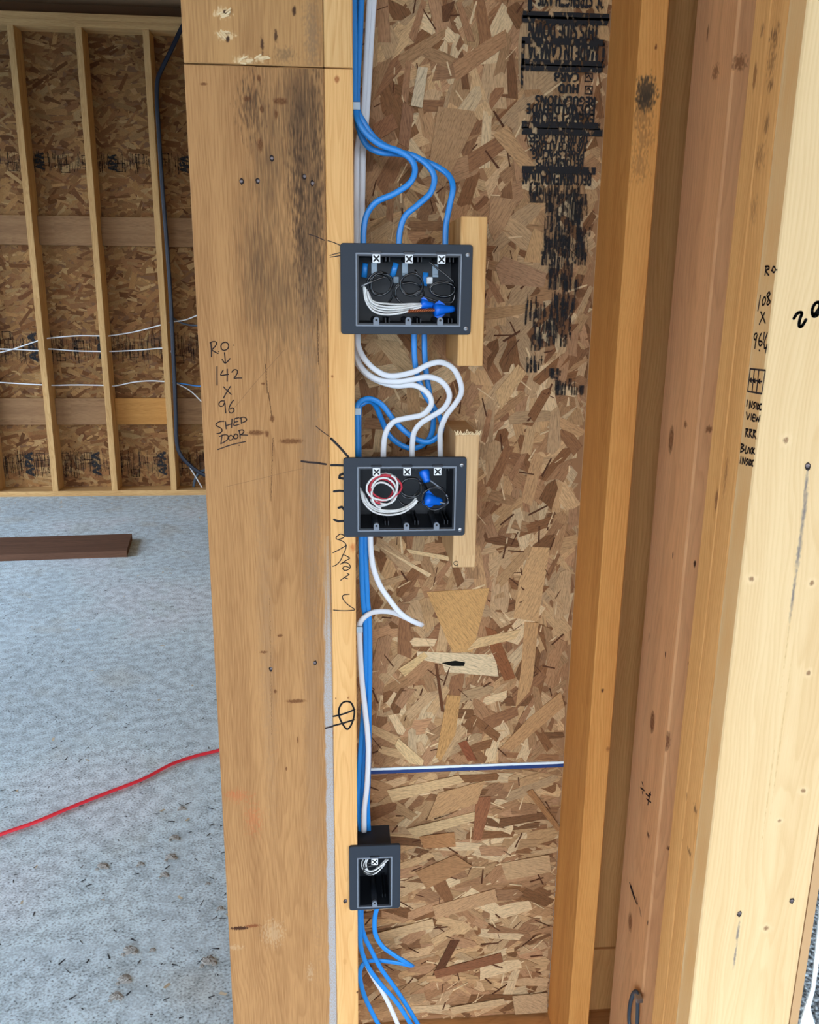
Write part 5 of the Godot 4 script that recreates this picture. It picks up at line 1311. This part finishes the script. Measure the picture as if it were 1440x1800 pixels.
func far_wall() -> void:
	var g := RandomNumberGenerator.new()
	g.seed = 99
	var zf := -4.91
	var wf := struct("wall_far", Vector3(-1.8, 0, -4.95), "far shed wall sheathed in dark strand board with printed bands", "wall")
	var st := mb()
	box(st, Vector3(FLOOR_L - .1, 0, -5.05), Vector3(.607, CEIL, zf))
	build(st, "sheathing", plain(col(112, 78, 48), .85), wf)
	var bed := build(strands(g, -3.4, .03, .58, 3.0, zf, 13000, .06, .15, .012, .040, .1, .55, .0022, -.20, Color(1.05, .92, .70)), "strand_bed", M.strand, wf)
	bed.set_meta("kind", "stuff")
	# printed bands
	var zi := zf + .0035
	for band in [[2.138, 2.277], [.904, 1.135], [.100, .306]]:
		st = mb()
		for k in 880:
			var x := g.randf_range(-3.3, .5)
			var hh := g.randf_range(.006, (band[1] - band[0]) * .34)
			var y := g.randf_range(band[0] + hh, band[1] - hh)
			var hw := g.randf_range(.0008, .0024)
			bar(st, x - hw, y - hh, x + hw, y + hh, zi)
		for k in 23:
			var x := -3.2 + k * .16 + g.randf_range(-.03, .03)
			var y: float = g.randf_range(band[0], band[1] - .06)
			for e in [[0, 0, .06, .006], [0, .05, .06, .056], [0, 0, .006, .056], [.054, 0, .06, .056]]: bar(st, x + e[0], y + e[1], x + e[2], y + e[3], zi)
		var pb := build(st, "printed_band", M.faint, wf)
		pb.set_meta("kind", "stuff")
		for k in 3:
			var x: float = -2.20 + k * .46 + band[0] * .13
			letters("APA", x, band[0] + .02, x + .055, band[1] - .02, zi + .0002, M.ink, wf, PI / 2, "printed_mark")
	# plates and studs
	var o := thing("top_plate", Vector3(-1.8, 2.967, -4.84), "doubled top plate along the far shed wall", "plate")
	for k in 2:
		st = mb()
		board(st, Vector3(FLOOR_L, 2.967 + k * .0385, zf), Vector3(.59, 3.005 + k * .0385, -4.77), 0, .001, .15, 3.0)
		build(st, "timber", M.farwood, o)
	o = thing("sill_plate", Vector3(-1.8, 0, -4.84), "bottom plate along the floor under the far shed wall", "plate")
	st = mb()
	board(st, Vector3(FLOOR_L, 0, zf), Vector3(.59, .038, -4.77), 0, .001, .15, 3.0, Vector2(.3, .3))
	build(st, "timber", M.farwood, o)
	var xs := [-2.782, -2.378, -1.974, -1.570, -1.163, -.759, -.355, .049, .453]
	for k in xs.size():
		var x: float = xs[k]
		o = thing("shed_stud", Vector3(x + .019, .038, -4.84), ["far shed stud four bays from the one with the blue cable bundle", "far shed stud three bays from the one with the blue cable bundle", "far shed stud two bays from the one with the blue cable bundle", "far shed stud one bay from the one with the blue cable bundle", "far shed stud carrying the dark blue cable bundle", "far shed stud hidden just behind the weathered jamb board", "far shed stud well hidden behind the weathered jamb board", "far shed stud hidden behind the strand board bay", "far shed stud hidden in the shed corner"][k], "stud", "studs of the far shed wall")
		st = mb()
		board(st, Vector3(x, .038, zf), Vector3(x + .040, 2.967, -4.77), 1, .002, .15, 3.0, Vector2(.17 * k, .23 * k))
		build(st, "timber", M.farwood, o)
	for k in xs.size() - 1:
		for r in 2:
			var y0 := [.489, 1.686][r] as float
			o = thing("blocking_board", Vector3((xs[k] + xs[k + 1]) / 2 + .02, y0, -4.88), (["lower", "upper"][r] + " blocking board " + ["four bays away from", "three bays away from", "two bays away from", "in the bay before", "in the bay after", "two bays after", "three bays after", "four bays after"][k] + " the blue cable stud") if not (k == 3 and r == 0) else "golden lower blocking board beside the blue cable stud", "board", ["lower blocking row", "upper blocking row"][r])
			st = mb()
			board(st, Vector3(xs[k] + .0405, y0, zf + .001), Vector3(xs[k + 1] - .0005, y0 + .184, -4.872), 0, .001, .2, 1.0, Vector2(.21 * k, .37 * k))
			build(st, "timber", M.goldwood if (k == 3 and r == 0) else M.oldwood, o)
	# cables through and along the studs
	var thin := .0042
	cable("dark_cable", [-0.8811,3.0407,-4.757,-0.9265,2.9697,-4.757,-0.996,2.8464,-4.757,-1.0502,2.7547,-4.757,-1.0865,2.6759,-4.757,-1.0979,2.5512,-4.757,-1.0979,2.3854,-4.757,-1.097,2.1146,-4.757,-1.0911,1.8016,-4.757,-1.0865,1.5155,-4.757,-1.0859,1.2774,-4.757,-1.0891,1.0342,-4.757,-1.0917,0.7971,-4.757,-1.0968,0.5787,-4.757,-1.1006,0.3802,-4.757,-1.0784,0.2916,-4.757,-1.0237,0.2224,-4.757,-0.9599,0.1689,-4.757,-0.8869,0.1315,-4.757], M.darkblue, "dark blue cable bundle hung down the far shed stud to the floor", "", .014, .009, .4)
	cable("dark_cable", [-0.8958,0.1746,-4.85,-0.9634,0.1521,-4.85,-0.9988,0.112,-4.85,-1.0191,0.0426,-4.85], M.greycable, "grey cable end curling at the far shed floor", "", .010, .008, .3)
	cable("dark_cable", [-1.1088,1.2346,-4.85,-1.0582,1.1982,-4.85,-0.9959,1.1775,-4.85,-0.922,1.1727,-4.85,-0.7515,1.1781,-4.85,-0.344,1.1712,-4.85], M.greycable, "grey cable leaving the far stud bundle sideways", "", .006, .005, .2)
	var tw := "thin white cables threaded through the far studs"
	cable("white_cable", [-3.1634,0.9938,-4.84,-2.7637,0.9694,-4.84,-2.3135,0.9785,-4.84,-2.2509,0.9871,-4.84,-2.1663,1.0085,-4.84,-2.0062,1.0617,-4.84,-1.9215,1.0831,-4.84,-1.7438,1.0998,-4.84,-1.5981,1.1007,-4.84,-1.525,1.1011,-4.84,-1.3554,1.1284,-4.84,-1.1898,1.1715,-4.84,-1.1201,1.1929,-4.84,-1.0137,1.2094,-4.84,-0.9275,1.2415,-4.84,-0.8739,1.2556,-4.84,-0.6625,1.2383,-4.84,-0.2338,1.25,-4.84,0.3089,1.2455,-4.84], M.white, "thin white cable rising through the far shed studs", tw, thin, .004)
	cable("white_cable", [-3.1649,0.9834,-4.84,-2.7581,1.0122,-4.84,-2.31,1.01,-4.84,-2.2484,1.0102,-4.84,-2.1252,1.0066,-4.84,-2.0018,1.0008,-4.84,-1.9282,1.0116,-4.84,-1.7629,0.9997,-4.84,-1.5961,0.9951,-4.84,-1.5331,0.9953,-4.84,-1.3323,1.0068,-4.84,-1.1834,1.0202,-4.84,-1.1415,1.013,-4.84,-1.1115,0.981,-4.84,-1.0944,0.8736,-4.84,-1.1123,0.6776,-4.84,-1.1076,0.4222,-4.84,-1.0966,0.3093,-4.84,-0.9971,0.1142,-4.84,-0.9516,0.0269,-4.84], M.white, "thin white cable through the far studs that turns down to the floor", tw, thin, .004)
	cable("white_cable", [-3.1951,0.7781,-4.84,-2.7893,0.7722,-4.84,-2.3346,0.7876,-4.84,-2.2727,0.7855,-4.84,-2.1384,0.7771,-4.84,-2.0034,0.7697,-4.84,-1.9304,0.7665,-4.84,-1.7725,0.7688,-4.84,-1.6038,0.7668,-4.84,-1.514,0.7626,-4.84,-1.3793,0.7887,-4.84,-1.2721,0.7975,-4.84,-1.1869,0.7933,-4.84,-1.1125,0.7847,-4.84,-1.0079,0.7324,-4.84,-0.9257,0.65,-4.84,-0.8733,0.6112,-4.84,-0.7797,0.5108,-4.84,-0.7478,0.2274,-4.84,-0.7455,0.0191,-4.84], M.white, "thin white cable low through the far studs sagging behind the jamb", tw, thin, .004)
	cable("blue_cable", [-1.1195,0.7857,-4.85,-1.0288,0.7728,-4.85,-0.9108,0.7597,-4.85,-0.5736,0.7699,-4.85,0.0871,0.7583,-4.85], M.blue, "short run of blue cable low on the far shed wall", "", thin, .004)

func floor_things() -> void:
	var o := thing("loose_plank", Vector3(-1.6, 0, -3.5), "dark brown loose plank lying on the shed slab", "plank")
	var st := mb()
	# cut square, slightly turned against the wall
	var a := Vector3(-1.195, 0, -3.690)
	var dir := Vector3(-1, 0, .06).normalized()
	var w := Vector3(.045, 0, .335)
	var L := 2.4
	var q := [a, a + w, a + w + dir * L, a + dir * L]
	var t := Vector3(0, .036, 0)
	quad(st, [q[0] + t, q[1] + t, q[2] + t, q[3] + t], Vector3(0, 1, 0), [Vector2(0, 0), Vector2(1, 0), Vector2(1, 1.2), Vector2(0, 1.2)])
	for k in 4:
		var l := (k + 1) % 4
		quad(st, [q[k], q[l], q[l] + t, q[k] + t], (q[k] + q[l]) * .5 - (q[0] + q[2]) * .5, [Vector2(0, 0), Vector2(0, 1), Vector2(.1, 1), Vector2(.1, 0)])
	build(st, "timber", M.darkplank, o)
	o = thing("extension_cord", Vector3(-.5, 0, -.7), "red extension cord lying across the concrete floor", "cord")
	st = mb(true)
	sweep(st, smoothed(V([-1.5083,0.006,-0.2999,-1.3123,0.006,-0.5252,-1.0635,0.006,-0.7682,-0.9271,0.006,-0.8668,-0.8526,0.006,-0.9156,-0.7779,0.006,-0.978,-0.6846,0.006,-1.0517,-0.599,0.006,-1.1156,-0.5282,0.006,-1.1941,-0.4646,0.006,-1.2369,-0.3883,0.006,-1.27,-0.2923,0.006,-1.3136,-0.1454,0.006,-1.3596,0.0839,0.006,-1.3636,0.3279,0.006,-1.4673]), 6), .0052, .0052, 10, 0.0, Vector3(0, 1, 0))
	build(st, "jacket", M.redcord, o)
	var g := RandomNumberGenerator.new()
	g.seed = 4
	var mortar := plain(col(158, 156, 150), .95)
	var k := 0
	for c in [[-0.4569,0,-0.9649, .010], [-0.4538,0,-0.8272, .012], [-0.4481,0,-0.7446, .013], [-0.6178,0,-0.7197, .013], [-0.5214,0,-0.722, .008], [-0.4528,0,-0.6746, .010], [-0.481,0,-0.4169, .014], [-0.2988,0,-0.3713, .015], [-0.4741,0,-0.3318, .013], [-0.4801,0,-0.2857, .012], [-0.2935,0,-0.5402, .008], [-0.4299,0,-0.415, .006], [-0.3365,0,-0.6338, .005]]:
		o = thing("mortar_lump", Vector3(c[0], 0, c[2]), "crumbly grey mortar lump stuck to the slab near the jamb board", "debris", "mortar lumps on the slab")
		st = mb()
		var r: float = c[3]
		ball(st, Vector3(c[0], r * .12, c[2]), Vector3(r, r * .42, r * .85), .55, 7, 30 + k)
		ball(st, Vector3(c[0] + r * .9, r * .06, c[2] + r * .5), Vector3(r * .5, r * .26, r * .45), .5, 5, 60 + k)
		ball(st, Vector3(c[0] - r * .8, r * .05, c[2] + r * .9), Vector3(r * .4, r * .2, r * .4), .5, 5, 90 + k)
		build(st, "clod", mortar, o)
		k += 1
	# slivers and grit nobody could count
	st = mb()
	for j in 900:
		var near := g.randf()
		var p := Vector3(g.randf_range(-2.3, -.2), .0012, -.1 - 4.4 * near * near)
		var ang := g.randf() * TAU
		var l := g.randf_range(.002, .010)
		var wd := g.randf_range(.0006, .0022)
		var e1 := Vector3(cos(ang), .05, sin(ang)) * l
		var e2 := Vector3(-sin(ang), 0, cos(ang)) * wd
		quad(st, [p - e1 - e2, p + e1 - e2 * .4, p + e1 + e2 * .4, p - e1 + e2], Vector3(0, 1, 0))
		quad(st, [p - e1 + e2, p + e1 + e2 * .4, p + e1 + e2 * .4 - Vector3(0, .0012, 0), p - e1 + e2 - Vector3(0, .0012, 0)], e2)
	o = thing("floor_grit", Vector3(-1.2, 0, -2), "dark slivers and grit strewn over the slab", "debris")
	o.set_meta("kind", "stuff")
	build(st, "slivers", plain(col(52, 54, 58), .9), o)
	st = mb()
	for j in 260:
		var p := Vector3(g.randf_range(-2.4, -.25), .001, g.randf_range(-4.74, -.2))
		if j < 120: p.z = g.randf_range(-4.76, -4.45)
		var ang := g.randf() * TAU
		var l := g.randf_range(.003, .012)
		var e1 := Vector3(cos(ang), .15, sin(ang)) * l
		var e2 := Vector3(-sin(ang), 0, cos(ang)) * l * .4
		quad(st, [p - e1 - e2, p + e1 - e2 * .6, p + e1 + e2, p - e1 + e2 * .7], Vector3(0, 1, 0))
	o = thing("sawdust_chips", Vector3(-1.2, 0, -2), "pale wood chips strewn over the slab and along the far plate", "debris")
	o.set_meta("kind", "stuff")
	build(st, "chips", plain(col(206, 190, 160), .9), o)

func outside() -> void:
	var gi := Image.create(256, 256, false, Image.FORMAT_RGB8)
	var n1 := noise(201, .09, 3)
	for y in 256:
		for x in 256:
			var v := clampf(.50 + n1.get_noise_2d(x, y) * .55, .15, .95)
			gi.set_pixel(x, y, Color(v * .86, v * .95, v))
	var gm := textured(gi, .9, 4.0)
	gm.uv1_triplanar = true
	gm.uv1_world_triplanar = true
	gm.uv1_scale = Vector3(3, 3, 3)
	var o := struct("ground", Vector3(0, -.25, 0), "bluish grey gravel ground outside the openings", "ground")
	var st := mb()
	box(st, Vector3(-40, -.5, -40), Vector3(40, -.2005, 40))
	build(st, "gravel", gm, o)
	# deep unseen roof added to keep the sky off the side opening
	o = struct("added_eave", Vector3(2.1, 2.6, 0), "added unseen roof that shades the side opening", "roof")
	st = mb()
	box(st, Vector3(.61, 2.47, -5.1), Vector3(6.6, 2.60, 4.6))
	build(st, "soffit", M.shellwood, o)
	# house wrap hanging outside the trimmer
	o = thing("house_wrap", Vector3(.612, .1, .33), "strip of white house wrap hanging outside the trimmer", "membrane")
	st = mb()
	var l := V([0.6371,0.7511,0.33,0.6457,0.6615,0.33,0.6476,0.6247,0.33,0.65,0.5778,0.33,0.6518,0.5348,0.33,0.6475,0.5051,0.33,0.6446,0.4838,0.33,0.6417,0.4423,0.33])
	var r := V([0.6419,0.7509,0.33,0.6514,0.6611,0.33,0.6546,0.615,0.33,0.6571,0.5678,0.33,0.6575,0.5296,0.33,0.6551,0.4987,0.33,0.6633,0.4755,0.33,0.681,0.4393,0.33])
	for k in l.size() - 1:
		quad(st, [l[k], r[k], r[k + 1], l[k + 1]], Vector3(0, 0, 1))
		var b := Vector3(0, 0, -.002)
		quad(st, [l[k] + b, r[k] + b, r[k + 1] + b, l[k + 1] + b], Vector3(0, 0, -1))
		quad(st, [r[k] + b, r[k], r[k + 1], r[k + 1] + b], Vector3(1, 0, 0))
	build(st, "sheet", M.wrapwhite, o)
